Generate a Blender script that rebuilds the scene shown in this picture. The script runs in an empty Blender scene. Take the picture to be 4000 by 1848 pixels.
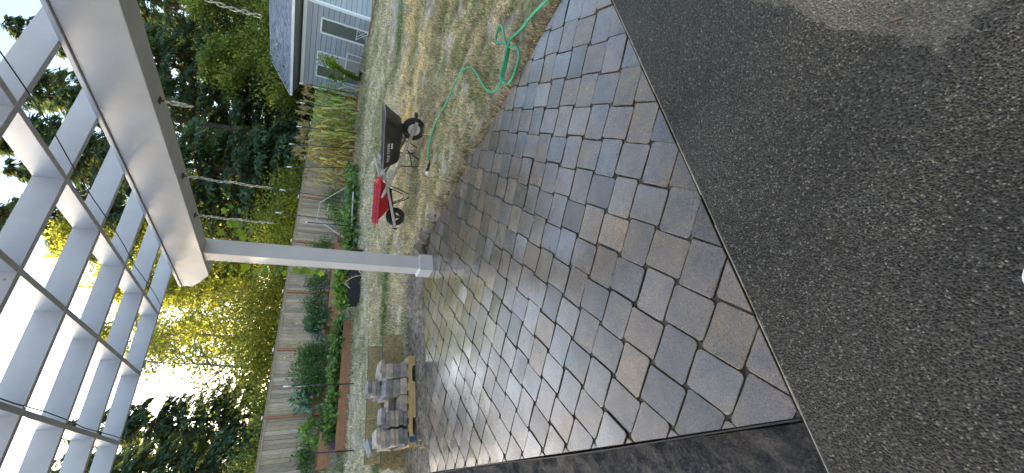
import bpy, bmesh, math, random
import numpy as np
from mathutils import Vector, Matrix
R = math.radians
SC = bpy.context.scene
COL = SC.collection
random.seed(7)
rng = np.random.default_rng(11)

# ------------------------------------------------------------------ camera
CAMH = 1.55
cam_right = Vector((0.86416744, -0.49134875, 0.10858654))
cam_down = Vector((-0.13937912, -0.44106773, -0.88658))
cam_fwd = Vector((0.48351638, 0.75102308, -0.44964013))
cd = bpy.data.cameras.new('camera')
cd.sensor_fit = 'HORIZONTAL'; cd.sensor_width = 36.0
cd.lens = 1541.06 / 4000 * 36
cd.clip_start = 0.05; cd.clip_end = 500
cam = bpy.data.objects.new('camera', cd); COL.objects.link(cam)
# the phone was held upright: the picture lies on its side (image right = down)
f_ = cam_fwd.normalized()
r_ = (cam_right - f_ * cam_right.dot(f_)).normalized()
d_ = f_.cross(r_).normalized()
if d_.z > 0: d_ = -d_
m3 = Matrix((d_, r_, -f_)).transposed()
cam.matrix_world = Matrix.Translation((0, 0, CAMH)) @ m3.to_4x4()
SC.camera = cam

# ------------------------------------------------------------------ light
SUN_AZ, SUN_EL = R(-25), R(13.0)
sdir = Vector((math.sin(SUN_AZ) * math.cos(SUN_EL), math.cos(SUN_AZ) * math.cos(SUN_EL), math.sin(SUN_EL)))
w = bpy.data.worlds.new('World'); SC.world = w; w.use_nodes = True
nt = w.node_tree
sky = nt.nodes.new('ShaderNodeTexSky'); sky.sky_type = 'NISHITA'
sky.sun_disc = False; sky.sun_elevation = SUN_EL; sky.sun_rotation = SUN_AZ
sky.air_density = 1.0; sky.dust_density = 2.4; sky.ozone_density = 1.0
bg = nt.nodes['Background']; bg.inputs['Strength'].default_value = 0.15
nt.links.new(sky.outputs[0], bg.inputs[0])
ld = bpy.data.lights.new('sun', 'SUN'); ld.energy = 2.2; ld.angle = R(0.5); ld.color = (1.0, 0.88, 0.68)
sun = bpy.data.objects.new('sun', ld); COL.objects.link(sun)
sun.rotation_euler = sdir.to_track_quat('Z', 'Y').to_euler()
vs = SC.view_settings
vs.view_transform = 'Standard'; vs.look = 'None'; vs.gamma = 1.0; vs.use_curve_mapping = False
vs.exposure = 2.2

# ------------------------------------------------------------------ helpers
def tag(o, label=None, cat=None, group=None, kind=None):
    if label: o['label'] = label
    if cat: o['category'] = cat
    if group: o['group'] = group
    if kind: o['kind'] = kind
    return o

def link(o, parent=None):
    COL.objects.link(o)
    if parent is not None: o.parent = parent
    return o

def empty(name, loc=(0, 0, 0), rz=0.0, label=None, cat=None, group=None):
    o = bpy.data.objects.new(name, None); o.empty_display_size = 0.1
    o.location = loc; o.rotation_euler = (0, 0, rz)
    COL.objects.link(o); return tag(o, label, cat, group)

def copy_tree(o, parent=None):
    c = o.copy(); COL.objects.link(c)
    if parent is not None: c.parent = parent
    for ch in list(o.children): copy_tree(ch, c)
    return c

class MB:
    def __init__(s): s.v = []; s.f = []; s.mi = []; s.col = []
    def add(s, vs, fs, mi=0, col=None):
        b = len(s.v); s.v += [tuple(v) for v in vs]
        for f in fs: s.f.append(tuple(i + b for i in f)); s.mi.append(mi)
        s.col += [col if col else (1, 1, 1, 1)] * len(vs)
    def box(s, a, b, mi=0, M=None, col=None):
        x0, y0, z0 = a; x1, y1, z1 = b
        vs = [Vector(p) for p in ((x0,y0,z0),(x1,y0,z0),(x1,y1,z0),(x0,y1,z0),(x0,y0,z1),(x1,y0,z1),(x1,y1,z1),(x0,y1,z1))]
        if M: vs = [M @ v for v in vs]
        s.add(vs, [(0,3,2,1),(4,5,6,7),(0,1,5,4),(1,2,6,5),(2,3,7,6),(3,0,4,7)], mi, col)
    def bar(s, p0, p1, wd, ht, up=(0,0,1), mi=0, col=None):
        p0 = Vector(p0); p1 = Vector(p1); d = p1 - p0; L = d.length; d.normalize()
        u = Vector(up); u = (u - d * u.dot(d))
        if u.length < 1e-4: u = Vector((1,0,0)) - d * d.x
        u.normalize(); sd = d.cross(u)
        M = Matrix((d, sd, u)).transposed().to_4x4(); M.translation = p0
        s.box((0, -wd/2, -ht/2), (L, wd/2, ht/2), mi, M, col)
    def tube(s, pts, r, n=8, mi=0, closed=False, col=None, cap=True):
        pts = [Vector(p) for p in pts]; N = len(pts)
        rs = r if isinstance(r, (list, tuple)) else [r] * N
        vs = []; prev = None
        for i, p in enumerate(pts):
            if closed: d = pts[(i+1) % N] - pts[i-1]
            else: d = pts[min(i+1, N-1)] - pts[max(i-1, 0)]
            if d.length < 1e-9: d = Vector((0,0,1))
            d.normalize()
            if prev is None:
                a = Vector((0,0,1)) if abs(d.z) < .9 else Vector((1,0,0))
            else: a = prev
            a = (a - d * a.dot(d)).normalized(); b = d.cross(a); prev = a
            for k in range(n):
                t = 2 * math.pi * k / n
                vs.append(p + (a * math.cos(t) + b * math.sin(t)) * rs[i])
        fs = []
        for i in range(N if closed else N - 1):
            j = (i + 1) % N
            for k in range(n):
                l = (k + 1) % n
                fs.append((i*n+k, i*n+l, j*n+l, j*n+k))
        if cap and not closed:
            fs.append(tuple(range(n-1, -1, -1))); fs.append(tuple((N-1)*n + k for k in range(n)))
        s.add(vs, fs, mi, col)
    def lathe(s, prof, n=24, mi=0, axis='Z', c=(0,0,0), col=None):
        vs = []; fs = []
        for (r, h) in prof:
            for k in range(n):
                t = 2*math.pi*k/n; a, b = r*math.cos(t), r*math.sin(t)
                p = (a, b, h) if axis == 'Z' else (a, h, b)
                vs.append((p[0]+c[0], p[1]+c[1], p[2]+c[2]))
        for i in range(len(prof)-1):
            for k in range(n):
                l = (k+1) % n; fs.append((i*n+k, i*n+l, (i+1)*n+l, (i+1)*n+k))
        s.add(vs, fs, mi, col)
    def strip(s, pts, wid, up=(0,0,1), mi=0, col=None):
        pts = [Vector(p) for p in pts]; vs = []; N = len(pts)
        for i, p in enumerate(pts):
            d = (pts[min(i+1, N-1)] - pts[max(i-1, 0)]).normalized()
            sd = d.cross(Vector(up))
            if sd.length < 1e-4: sd = Vector((1,0,0))
            sd.normalize(); ww = wid[i] if isinstance(wid, (list, tuple)) else wid
            vs += [p - sd*ww/2, p + sd*ww/2]
        s.add(vs, [(2*i, 2*i+1, 2*i+3, 2*i+2) for i in range(N-1)], mi, col)
    def build(s, name, mats, parent=None, loc=None, rz=None, bevel=0, smooth=False, seg=2, flip=True):
        me = bpy.data.meshes.new(name); me.from_pydata(s.v, [], s.f)
        for m in (mats if isinstance(mats, (list, tuple)) else [mats]): me.materials.append(m)
        me.polygons.foreach_set('material_index', s.mi)
        ca = me.color_attributes.new('tint', 'FLOAT_COLOR', 'POINT')
        ca.data.foreach_set('color', [c for q in s.col for c in q])
        if flip:
            bm = bmesh.new(); bm.from_mesh(me); bmesh.ops.recalc_face_normals(bm, faces=bm.faces); bm.to_mesh(me); bm.free()
        if smooth: me.polygons.foreach_set('use_smooth', [True] * len(me.polygons))
        me.update()
        o = bpy.data.objects.new(name, me); link(o, parent)
        if loc: o.location = loc
        if rz: o.rotation_euler = (0, 0, rz)
        if bevel:
            b = o.modifiers.new('bevel', 'BEVEL'); b.width = bevel; b.segments = seg; b.limit_method = 'ANGLE'; b.angle_limit = R(40)
        return o

def np_mesh(name, V, F, mats, cols=None, smooth=False, mi=None):
    """V (n,3) array, F (m,k) array of equal sided faces"""
    me = bpy.data.meshes.new(name)
    n, (m, k) = len(V), F.shape
    me.vertices.add(n); me.vertices.foreach_set('co', V.astype(np.float32).ravel())
    me.loops.add(m*k); me.loops.foreach_set('vertex_index', F.astype(np.int32).ravel())
    me.polygons.add(m); me.polygons.foreach_set('loop_start', np.arange(0, m*k, k, dtype=np.int32))
    try: me.polygons.foreach_set('loop_total', np.full(m, k, dtype=np.int32))
    except Exception: pass
    for mt in (mats if isinstance(mats, (list, tuple)) else [mats]): me.materials.append(mt)
    if mi is not None: me.polygons.foreach_set('material_index', mi.astype(np.int32))
    me.update(calc_edges=True)
    if cols is not None:
        ca = me.color_attributes.new('tint', 'FLOAT_COLOR', 'POINT')
        ca.data.foreach_set('color', cols.astype(np.float32).ravel())
    if smooth: me.polygons.foreach_set('use_smooth', [True]*m)
    me.validate()
    return me

# ------------------------------------------------------------------ materials
def new_mat(name):
    m = bpy.data.materials.new(name); m.use_nodes = True
    n = m.node_tree.nodes; n.clear()
    out = n.new('ShaderNodeOutputMaterial'); b = n.new('ShaderNodeBsdfPrincipled')
    m.node_tree.links.new(b.outputs[0], out.inputs[0])
    return m, m.node_tree, b
def N(nt, t, **kw):
    n = nt.nodes.new(t)
    for k, v in kw.items():
        if k.startswith('_'): setattr(n, k[1:], v)
        else: n.inputs[k].default_value = v
    return n
def ramp(nt, fac, stops):
    r = nt.nodes.new('ShaderNodeValToRGB'); e = r.color_ramp.elements
    while len(e) < len(stops): e.new(0.5)
    for i, (p, c) in enumerate(stops):
        e[i].position = p; e[i].color = (c[0], c[1], c[2], 1) if not isinstance(c, (int, float)) else (c, c, c, 1)
    nt.links.new(fac, r.inputs[0]); return r.outputs[0]
def mixc(nt, fac, a, b, mode='MIX'):
    m = nt.nodes.new('ShaderNodeMix'); m.data_type = 'RGBA'; m.blend_type = mode
    for sck, v in ((m.inputs[0], fac), (m.inputs[6], a), (m.inputs[7], b)):
        if hasattr(v, 'is_output'): nt.links.new(v, sck)
        elif isinstance(v, (int, float)): sck.default_value = v
        else: sck.default_value = (v[0], v[1], v[2], 1)
    return m.outputs[2]
def mth(nt, op, a, b=None, clamp=False):
    m = nt.nodes.new('ShaderNodeMath'); m.operation = op; m.use_clamp = clamp
    for i, v in enumerate((a, b)):
        if v is None: continue
        if hasattr(v, 'is_output'): nt.links.new(v, m.inputs[i])
        else: m.inputs[i].default_value = v
    return m.outputs[0]
def coords(nt, kind='Object', scale=(1,1,1)):
    tc = nt.nodes.new('ShaderNodeTexCoord'); mp = nt.nodes.new('ShaderNodeMapping')
    mp.inputs['Scale'].default_value = scale
    nt.links.new(tc.outputs[kind], mp.inputs[0]); return mp.outputs[0]
def noise(nt, co, sc, det=4, rough=.55, out=0):
    n = N(nt, 'ShaderNodeTexNoise', Scale=sc, Detail=det, Roughness=rough)
    nt.links.new(co, n.inputs['Vector']); return n.outputs[out]
def bump(nt, b, h, strength, dist=.01):
    n = nt.nodes.new('ShaderNodeBump'); n.inputs['Strength'].default_value = strength; n.inputs['Distance'].default_value = dist
    nt.links.new(h, n.inputs['Height']); nt.links.new(n.outputs[0], b.inputs['Normal']); return n

def pbr(name, c1, c2, sc=6, rough=.6, rough2=None, stretch=(1,1,1), bs=0, bsc=40, metal=0, tint=False, spec=.5, det=5, lo=.35, hi=.65):
    m, t, b = new_mat(name); co = coords(t, 'Object', stretch)
    nz = noise(t, co, sc, det)
    c = ramp(t, nz, [(lo, c1), (hi, c2)])
    if tint:
        at = t.nodes.new('ShaderNodeAttribute'); at.attribute_name = 'tint'
        c = mixc(t, 1.0, c, at.outputs['Color'], 'MULTIPLY')
    t.links.new(c, b.inputs['Base Color'])
    if rough2 is not None: t.links.new(ramp(t, noise(t, co, sc*1.7, 3), [(.3, rough), (.7, rough2)]), b.inputs['Roughness'])
    else: b.inputs['Roughness'].default_value = rough
    b.inputs['Metallic'].default_value = metal; b.inputs['Specular IOR Level'].default_value = spec
    if bs: bump(t, b, noise(t, co, bsc, 4), bs, .01)
    return m

def leaf_mat(name, base, trans=.45, rough=.5, tcol=None):
    m = bpy.data.materials.new(name); m.use_nodes = True; t = m.node_tree; t.nodes.clear()
    out = t.nodes.new('ShaderNodeOutputMaterial')
    at = t.nodes.new('ShaderNodeAttribute'); at.attribute_name = 'tint'
    c = mixc(t, 1.0, base, at.outputs['Color'], 'MULTIPLY')
    b = t.nodes.new('ShaderNodeBsdfPrincipled'); b.inputs['Roughness'].default_value = rough
    b.inputs['Specular IOR Level'].default_value = .35
    t.links.new(c, b.inputs['Base Color'])
    tr = t.nodes.new('ShaderNodeBsdfTranslucent')
    c2 = mixc(t, 1.0, tcol or base, at.outputs['Color'], 'MULTIPLY'); t.links.new(c2, tr.inputs[0])
    mx = t.nodes.new('ShaderNodeMixShader'); mx.inputs[0].default_value = trans
    t.links.new(b.outputs[0], mx.inputs[1]); t.links.new(tr.outputs[0], mx.inputs[2]); t.links.new(mx.outputs[0], out.inputs[0])
    return m

M = {}
M['white_paint'] = pbr('white_paint', (.44,.45,.465), (.50,.51,.525), 3, .38, .5, bs=.05, bsc=60)
m, t, b = new_mat('white_paint'); co = coords(t, 'Object')
c = ramp(t, noise(t, co, 3, 5), [(.35, (.475,.485,.50)), (.65, (.535,.545,.56))])
c = mixc(t, ramp(t, noise(t, coords(t, 'Object', (1, 1, .25)), 5, 6, .7), [(.52, 0.0), (.80, .22)]), c, (.30,.28,.25))
vv_ = N(t, 'ShaderNodeTexVoronoi', Scale=5.0); t.links.new(co, vv_.inputs['Vector'])
c = mixc(t, mth(t, 'MULTIPLY', mth(t, 'LESS_THAN', vv_.outputs['Distance'], .035), .6), c, (.12,.11,.10))
t.links.new(c, b.inputs['Base Color']); b.inputs['Roughness'].default_value = .45; bump(t, b, noise(t, co, 60, 4), .06, .01); M['white_paint'] = m
M['house_trim'] = pbr('house_trim', (.86,.87,.88), (.90,.90,.90), 3, .5)
M['siding'] = pbr('siding', (.36,.38,.41), (.41,.43,.46), 5, .6, .7, stretch=(1,1,4), tint=True)
M['shingle'] = pbr('shingle', (.24,.24,.25), (.40,.40,.415), 9, .8, tint=True, bs=.4, bsc=60)
M['soffit'] = pbr('soffit', (.34,.33,.32), (.4,.39,.38), 4, .7)
M['fence_wood'] = pbr('fence_wood', (.31,.24,.175), (.56,.455,.35), 9, .8, stretch=(5,5,.5), tint=True, bs=.3, bsc=30, lo=.3, hi=.7)
M['stain_wood'] = pbr('stain_wood', (.27,.115,.052), (.38,.17,.08), 7, .6, stretch=(.6,3,3), tint=True, bs=.15, bsc=25)
M['raw_wood'] = pbr('raw_wood', (.48,.33,.20), (.60,.45,.29), 9, .7)
M['pallet_wood'] = pbr('pallet_wood', (.42,.28,.12), (.58,.42,.21), 8, .75, stretch=(.6,4,4), bs=.2, bsc=30)
M['grey_wood'] = pbr('grey_wood', (.24,.20,.165), (.40,.35,.30), 10, .75, stretch=(.5,5,5), bs=.2, bsc=40)
M['pale_wood'] = pbr('pale_wood', (.42,.39,.36), (.56,.53,.49), 10, .7, stretch=(.5,5,5), bs=.2, bsc=40)
M['blue_paint'] = pbr('blue_paint', (.03,.08,.17), (.05,.12,.24), 12, .7)
M['steel'] = pbr('steel', (.36,.35,.33), (.5,.49,.46), 20, .28, .45, metal=1)
M['rusty'] = pbr('rusty', (.045,.03,.022), (.12,.075,.05), 40, .7)
M['black_metal'] = pbr('black_metal', (.012,.012,.013), (.03,.03,.03), 20, .45)
M['black_poly'] = pbr('black_poly', (.022,.020,.019), (.06,.050,.042), 6, .42, .65, bs=.05, bsc=80)
M['rubber'] = pbr('rubber', (.012,.012,.012), (.03,.03,.028), 18, .8)
M['rim_white'] = pbr('rim_white', (.55,.55,.54), (.72,.72,.71), 8, .5)
M['red_poly'] = pbr('red_poly', (.42,.016,.026), (.55,.03,.042), 6, .35, .5)
M['white_plastic'] = pbr('white_plastic', (.75,.76,.77), (.82,.82,.82), 5, .4)
M['black_fabric'] = pbr('black_fabric', (.012,.012,.013), (.03,.03,.03), 14, .9, bs=.4, bsc=30)
M['soil'] = pbr('soil', (.035,.028,.022), (.07,.055,.042), 20, .95, bs=.6, bsc=60)
M['bark'] = pbr('bark', (.06,.05,.04), (.15,.13,.11), 12, .9, stretch=(4,4,.7), bs=.5, bsc=30)
M['pale_bark'] = pbr('pale_bark', (.16,.14,.12), (.34,.31,.28), 9, .85, stretch=(1,1,3), bs=.3, bsc=30)
M['stone'] = pbr('stone', (.24,.23,.215), (.40,.385,.36), 11, .85, tint=True, bs=.5, bsc=70)
M['rock'] = pbr('rock', (.13,.105,.075), (.26,.215,.16), 7, .8, bs=.6, bsc=25)
M['conifer_leaf'] = leaf_mat('conifer_leaf', (.078,.135,.082), .32, .55, (.20,.25,.07))
M['decid_leaf'] = leaf_mat('decid_leaf', (.12,.15,.03), .6, .5, (.60,.60,.11))
M['veg_leaf'] = leaf_mat('veg_leaf', (.115,.21,.06), .3, .42, (.28,.42,.07))
M['corn_leaf'] = leaf_mat('corn_leaf', (.36,.37,.15), .3, .6, (.46,.45,.15))
M['straw'] = leaf_mat('straw', (.46,.37,.21), .25, .8)
M['grass_blade'] = leaf_mat('grass_blade', (.50,.43,.305), .25, .85)
M['vine_leaf'] = leaf_mat('vine_leaf', (.13,.22,.03), .5, .4, (.34,.48,.03))
M['flower'] = leaf_mat('flower', (.16,.06,.22), .2, .6)

m, t, b = new_mat('glass_pane'); b.inputs['Base Color'].default_value = (.15,.16,.145,1); b.inputs['Roughness'].default_value = .03
b.inputs['Specular IOR Level'].default_value = .9; M['glass'] = m
m, t, b = new_mat('curtain'); b.inputs['Base Color'].default_value = (.5,.49,.46,1); b.inputs['Roughness'].default_value = .15; M['blind'] = m
m, t, b = new_mat('hose_rubber'); co = coords(t)
t.links.new(ramp(t, noise(t, co, 5), [(.35, (.02,.26,.13)), (.7, (.05,.40,.21))]), b.inputs['Base Color']); b.inputs['Roughness'].default_value = .38; M['hose'] = m
m, t, b = new_mat('osb'); co = coords(t, 'Object', (1,1,1))
v = N(t, 'ShaderNodeTexVoronoi', Scale=22.0); t.links.new(mixc(t, .35, co, noise(t, co, 8, 3, .6, 1)), v.inputs['Vector'])
c = ramp(t, v.outputs['Color'], [(.0, (.17,.12,.05)), (.5, (.31,.235,.11)), (1, (.43,.34,.18))])
t.links.new(mixc(t, ramp(t, noise(t, co, 2.2, 4), [(.4, .0), (.7, .55)]), c, (.17,.125,.06)), b.inputs['Base Color']); b.inputs['Roughness'].default_value = .75; M['osb'] = m
m, t, b = new_mat('osb_edge'); b.inputs['Base Color'].default_value = (.05,.10,.09,1); b.inputs['Roughness'].default_value = .8; M['osb_edge'] = m

# pavers: per paver tint, mottling, wet sheen where the water still lies
m, t, b = new_mat('paver'); co = coords(t, 'Object')
at = t.nodes.new('ShaderNodeAttribute'); at.attribute_name = 'tint'
mot = ramp(t, noise(t, co, 7, 6, .65), [(.28, (.62,.66,.74)), (.5, (1,.98,.94)), (.72, (1.38,1.22,1.0))])
c = mixc(t, 1.0, at.outputs['Color'], mot, 'MULTIPLY')
c = mixc(t, ramp(t, noise(t, co, 3.3, 4, .6), [(.54, 0.0), (.72, .65)]), c, (.17,.115,.06))
fine = noise(t, co, 130, 5, .75)
c = mixc(t, .9, c, ramp(t, fine, [(.32, .15), (.48, .95), (.70, 1.75)]), 'MULTIPLY')
vp = N(t, 'ShaderNodeTexVoronoi', Scale=75.0); t.links.new(co, vp.inputs['Vector'])
vr = N(t, 'ShaderNodeSeparateColor'); t.links.new(vp.outputs['Color'], vr.inputs[0])
rad = mth(t, 'MULTIPLY', mth(t, 'SUBTRACT', vr.outputs[0], .55, True), .42)
pit = mth(t, 'GREATER_THAN', rad, vp.outputs['Distance'])
c = mixc(t, mth(t, 'MULTIPLY', pit, .75), c, (.012,.011,.010))
wet = ramp(t, noise(t, co, 2.4, 5, .6), [(.34, 0.0), (.56, 1.0)])
tw = N(t, 'ShaderNodeSeparateXYZ'); t.links.new(co, tw.inputs[0])
c = mixc(t, mth(t, 'MULTIPLY', wet, .30), c, mixc(t, 1.0, c, (.55,.53,.50), 'MULTIPLY'))
t.links.new(c, b.inputs['Base Color'])
rg = ramp(t, wet, [(0, .30), (1, .12)])
top = at.outputs['Alpha']
t.links.new(mth(t, 'ADD', mth(t, 'MULTIPLY', rg, top), mth(t, 'MULTIPLY', mth(t, 'SUBTRACT', 1.0, top), .85)), b.inputs['Roughness'])
t.links.new(mth(t, 'MULTIPLY', top, .5), b.inputs['Specular IOR Level'])
t.links.new(mth(t, 'MULTIPLY', mth(t, 'ADD', mth(t, 'MULTIPLY', wet, .4), .6), top), b.inputs['Coat Weight']); b.inputs['Coat Roughness'].default_value = .18; b.inputs['Coat IOR'].default_value = 1.8
h = mth(t, 'SUBTRACT', mth(t, 'ADD', mth(t, 'MULTIPLY', noise(t, co, 38, 5, .6), .5), mth(t, 'MULTIPLY', fine, .22)), mth(t, 'MULTIPLY', pit, .25))
bn = bump(t, b, h, .22, .005); t.links.new(bn.outputs[0], b.inputs['Coat Normal']); M['paver'] = m
M['joint'] = pbr('joint_sand', (.035,.030,.024), (.13,.115,.092), 25, .95, bs=.8, bsc=120)

# exposed aggregate concrete
m, t, b = new_mat('aggregate'); co = coords(t, 'Object')
wv = mixc(t, .006, co, noise(t, co, 60, 2, .5, 1), 'ADD')
v1 = N(t, 'ShaderNodeTexVoronoi', Scale=165.0, Randomness=1.0); t.links.new(wv, v1.inputs['Vector'])
s1 = N(t, 'ShaderNodeSeparateColor'); t.links.new(v1.outputs['Color'], s1.inputs[0])
pc = ramp(t, s1.outputs[0], [(0, (.012,.013,.018)), (.35, (.035,.037,.041)), (.55, (.075,.074,.070)), (.70, (.14,.135,.12)), (.82, (.22,.20,.165)), (.92, (.36,.34,.30)), (1, (.70,.69,.65))])
pc = mixc(t, .5, pc, ramp(t, s1.outputs[1], [(0, (.6,.65,.8)), (.5, (1,1,1)), (1, (1.3,1.15,.9))]), 'MULTIPLY')
v1.feature = 'F1'
edge = ramp(t, v1.outputs['Distance'], [(.44, 0), (.60, 1)])
cem = ramp(t, noise(t, co, 2.0, 4), [(.35, (.14,.138,.132)), (.65, (.23,.225,.215))])
base = mixc(t, mth(t, 'MULTIPLY', edge, .85), pc, cem)
sx = N(t, 'ShaderNodeSeparateXYZ'); t.links.new(co, sx.inputs[0])
nz = noise(t, co, 5, 4)
# a patch that has already dried, by the house side
dx = mth(t, 'SUBTRACT', sx.outputs[0], .83)
e1 = mth(t, 'SUBTRACT', mth(t, 'ADD', mth(t, 'MULTIPLY', dx, .38), .05), sx.outputs[1])
e2 = mth(t, 'MULTIPLY', dx, .6)
ee = mth(t, 'ADD', mth(t, 'MINIMUM', e1, e2), mth(t, 'MULTIPLY', mth(t, 'SUBTRACT', noise(t, co, 9, 5, .6), .5), .16))
dry = ramp(t, ee, [(0.0, 0.0), (.012, 1.0)])
base = mixc(t, mth(t, 'MULTIPLY', dry, .95), base, mixc(t, .5, mixc(t, 1.0, base, (2.0,2.0,1.95), 'MULTIPLY'), (.42,.41,.395)))
big = ramp(t, noise(t, co, 1.1, 3), [(.3, .82), (.7, 1.12)])
base = mixc(t, 1.0, base, big, 'MULTIPLY')
base = mixc(t, 1.0, base, (.36,.34,.305), 'MULTIPLY')
t.links.new(base, b.inputs['Base Color'])
t.links.new(ramp(t, dry, [(0, .5), (1, .9)]), b.inputs['Roughness'])
b.inputs['Specular IOR Level'].default_value = .28
bump(t, b, mth(t, 'SUBTRACT', 1.0, v1.outputs['Distance']), .8, .006); M['aggregate'] = m
M['cement_edge'] = pbr('cement_edge', (.26,.23,.18), (.40,.35,.27), 30, .85, bs=.5, bsc=90)

# lawn ground
m, t, b = new_mat('lawn_ground'); co = coords(t, 'Object')
at = t.nodes.new('ShaderNodeAttribute'); at.attribute_name = 'tint'
n1 = noise(t, co, 14, 6, .7); n2 = noise(t, co, 90, 4, .7)
c = mixc(t, .75, at.outputs['Color'], ramp(t, n2, [(.3, .15), (.5, .9), (.7, 1.8)]), 'MULTIPLY')
c = mixc(t, .8, c, ramp(t, n1, [(.34, .42), (.5, 1.0), (.66, 1.55)]), 'MULTIPLY')
t.links.new(c, b.inputs['Base Color']); b.inputs['Roughness'].default_value = .95; b.inputs['Specular IOR Level'].default_value = .1
bump(t, b, n2, .9, .03); M['lawn'] = m
m, t, b = new_mat('bare_soil'); co = coords(t, 'Object')
n1 = noise(t, co, 9, 7, .72); n2 = noise(t, co, 70, 5, .7)
c = ramp(t, n1, [(.34, (.022,.020,.019)), (.58, (.055,.050,.046)), (.70, (.12,.11,.10)), (.80, (.26,.26,.26))])
c = mixc(t, .9, c, ramp(t, n2, [(.3, .25), (.5, .9), (.68, 2.4)]), 'MULTIPLY')
t.links.new(c, b.inputs['Base Color']); t.links.new(ramp(t, n1, [(.3, .45), (.6, .9)]), b.inputs['Roughness'])
bump(t, b, mth(t, 'ADD', n1, mth(t, 'MULTIPLY', n2, .4)), 1.0, .03); M['bare_soil'] = m

# ------------------------------------------------------------------ ground
def smooth(a, b, x):
    u = np.clip((x - a) / (b - a), 0, 1); return u*u*(3-2*u)
def ground_z(x, y):
    x = np.asarray(x, float); y = np.asarray(y, float)
    top = .58 - .016*np.clip(x, 0, 16) - .30*smooth(15.5, 19, x)
    return smooth(14.0, 17.5, y) * np.clip(top, 0.02, 1) + smooth(19, 60, y)*1.0
def gz(x, y): return float(ground_z(x, y))
def vnoise(x, y, sc, seed=0):
    """value noise in numpy"""
    g = np.random.default_rng(seed).random((64, 64))
    xs, ys = x*sc, y*sc; xi, yi = np.floor(xs).astype(int), np.floor(ys).astype(int)
    fx, fy = xs-xi, ys-yi; fx = fx*fx*(3-2*fx); fy = fy*fy*(3-2*fy)
    G = lambda a, b: g[a % 64, b % 64]
    return (G(xi,yi)*(1-fx)+G(xi+1,yi)*fx)*(1-fy) + (G(xi,yi+1)*(1-fx)+G(xi+1,yi+1)*fx)*fy
def lawn_color(x, y):
    n = .6*vnoise(x, y, .9, 1) + .4*vnoise(x, y, 2.7, 2)
    n3 = vnoise(x, y, 7.0, 3)
    straw = np.array([.68,.58,.43]); green = np.array([.16,.22,.065]); brown = np.array([.17,.125,.085])
    g = np.clip(smooth(.52, .72, n)*.75, 0, 1)
    # the green lane that crosses the dry lawn
    lane = y - (9.0 - .205*x)
    gl = np.exp(-((lane + .35*(vnoise(x, y, 1.1, 15)-.5))/np.where(x > 8, .55, .36))**2) * smooth(.22, .60, .6*vnoise(x, y, 1.3, 5)+.4*vnoise(x, y, 5, 6)+.10) * smooth(9.0, 10.5, np.where(x < 4.6, 20, x))
    near = smooth(5.6, 3.6, y)*smooth(2.8, 3.3, x)*.75*smooth(.30,.6,.6*n3+.4*n)
    edge = smooth(.5, 0, np.abs(x-3.35))*smooth(5.6, 5.0, y)*.5
    g = np.clip(np.maximum(np.maximum(g*.8, gl*1.0), near), 0, 1)[..., None]
    c = straw*(1-g) + green*g
    gl = gl[..., None]; c = c*(1-gl) + np.array([.10,.19,.05])*gl
    # bare earth in front of the pallet and along the paving
    bare = smooth(6.7, 6.1, y)*smooth(3.4, 2.3, x)
    bare = np.maximum(bare, smooth(3.55, 3.2, x)*smooth(6.2, 5.6, y)*.9)[..., None] * (.65+.35*n3[..., None])
    gl2 = np.array([.24,.195,.15]); c = c*(1-bare) + gl2*bare
    dk = np.maximum(smooth(.45, .75, vnoise(x, y, 4.0, 8))*.35, smooth(.55, .72, vnoise(x, y, 9.0, 18))*.55)[..., None]
    c = c*(1-dk) + brown*dk
    gb = np.abs(y - (7.0 - .33*(x-5.0)) + .8*(vnoise(x, y, .8, 51)-.5)); sun_streak = (smooth(.9, .2, gb)*smooth(4.0, 6.0, x)*smooth(.25, .6, vnoise(x, y, 2.2, 52))*.8)[..., None]; c = c*(1-sun_streak) + c*np.array([1.22, 1.03, .70])*sun_streak  # streak of sunlight across the grass, put into the lawn colour
    fgreen = (smooth(13.2, 14.2, y)*.5)[..., None]
    c = c*(1-fgreen) + np.array([.13,.15,.06])*fgreen
    wood = smooth(17.6, 18.4, y)[..., None]; c = c*(1-wood) + np.array([.06,.05,.03])*wood
    return c

def grid_ground():
    # one sheet from the eye to the far woods, finer close by
    xs = np.unique(np.concatenate([np.linspace(-150, -16, 24), np.linspace(-16, 30, 231), np.linspace(30, 160, 24)]))
    ys = np.unique(np.concatenate([np.linspace(-60, -6, 12), np.linspace(-6, 20, 131), np.linspace(20, 200, 40)]))
    X, Y = np.meshgrid(xs, ys); Z = ground_z(X, Y) + .018*(vnoise(X, Y, 3.0, 9)-.5)
    inpatio = (X > -2.5) & (X < 2.95) & (Y < 5.25) | (Y < .9)
    Z = np.where(inpatio, -.09, Z - .012)
    V = np.stack([X, Y, Z], -1).reshape(-1, 3); ny, nx = X.shape
    i = (np.arange(ny-1)[:, None]*nx + np.arange(nx-1)[None]).ravel()
    F = np.stack([i, i+1, i+nx+1, i+nx], 1)
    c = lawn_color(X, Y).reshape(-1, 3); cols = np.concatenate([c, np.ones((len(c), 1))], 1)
    me = np_mesh('lawn', V, F, M['lawn'], cols, True)
    o = bpy.data.objects.new('lawn', me); link(o); tag(o, kind='structure')
grid_ground()

def sheet(name, poly, z, mat, nsub=0):
    mb = MB(); mb.add([(x, y, z) for x, y in poly], [tuple(range(len(poly)))])
    return tag(mb.build(name, mat), kind='structure')

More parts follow.
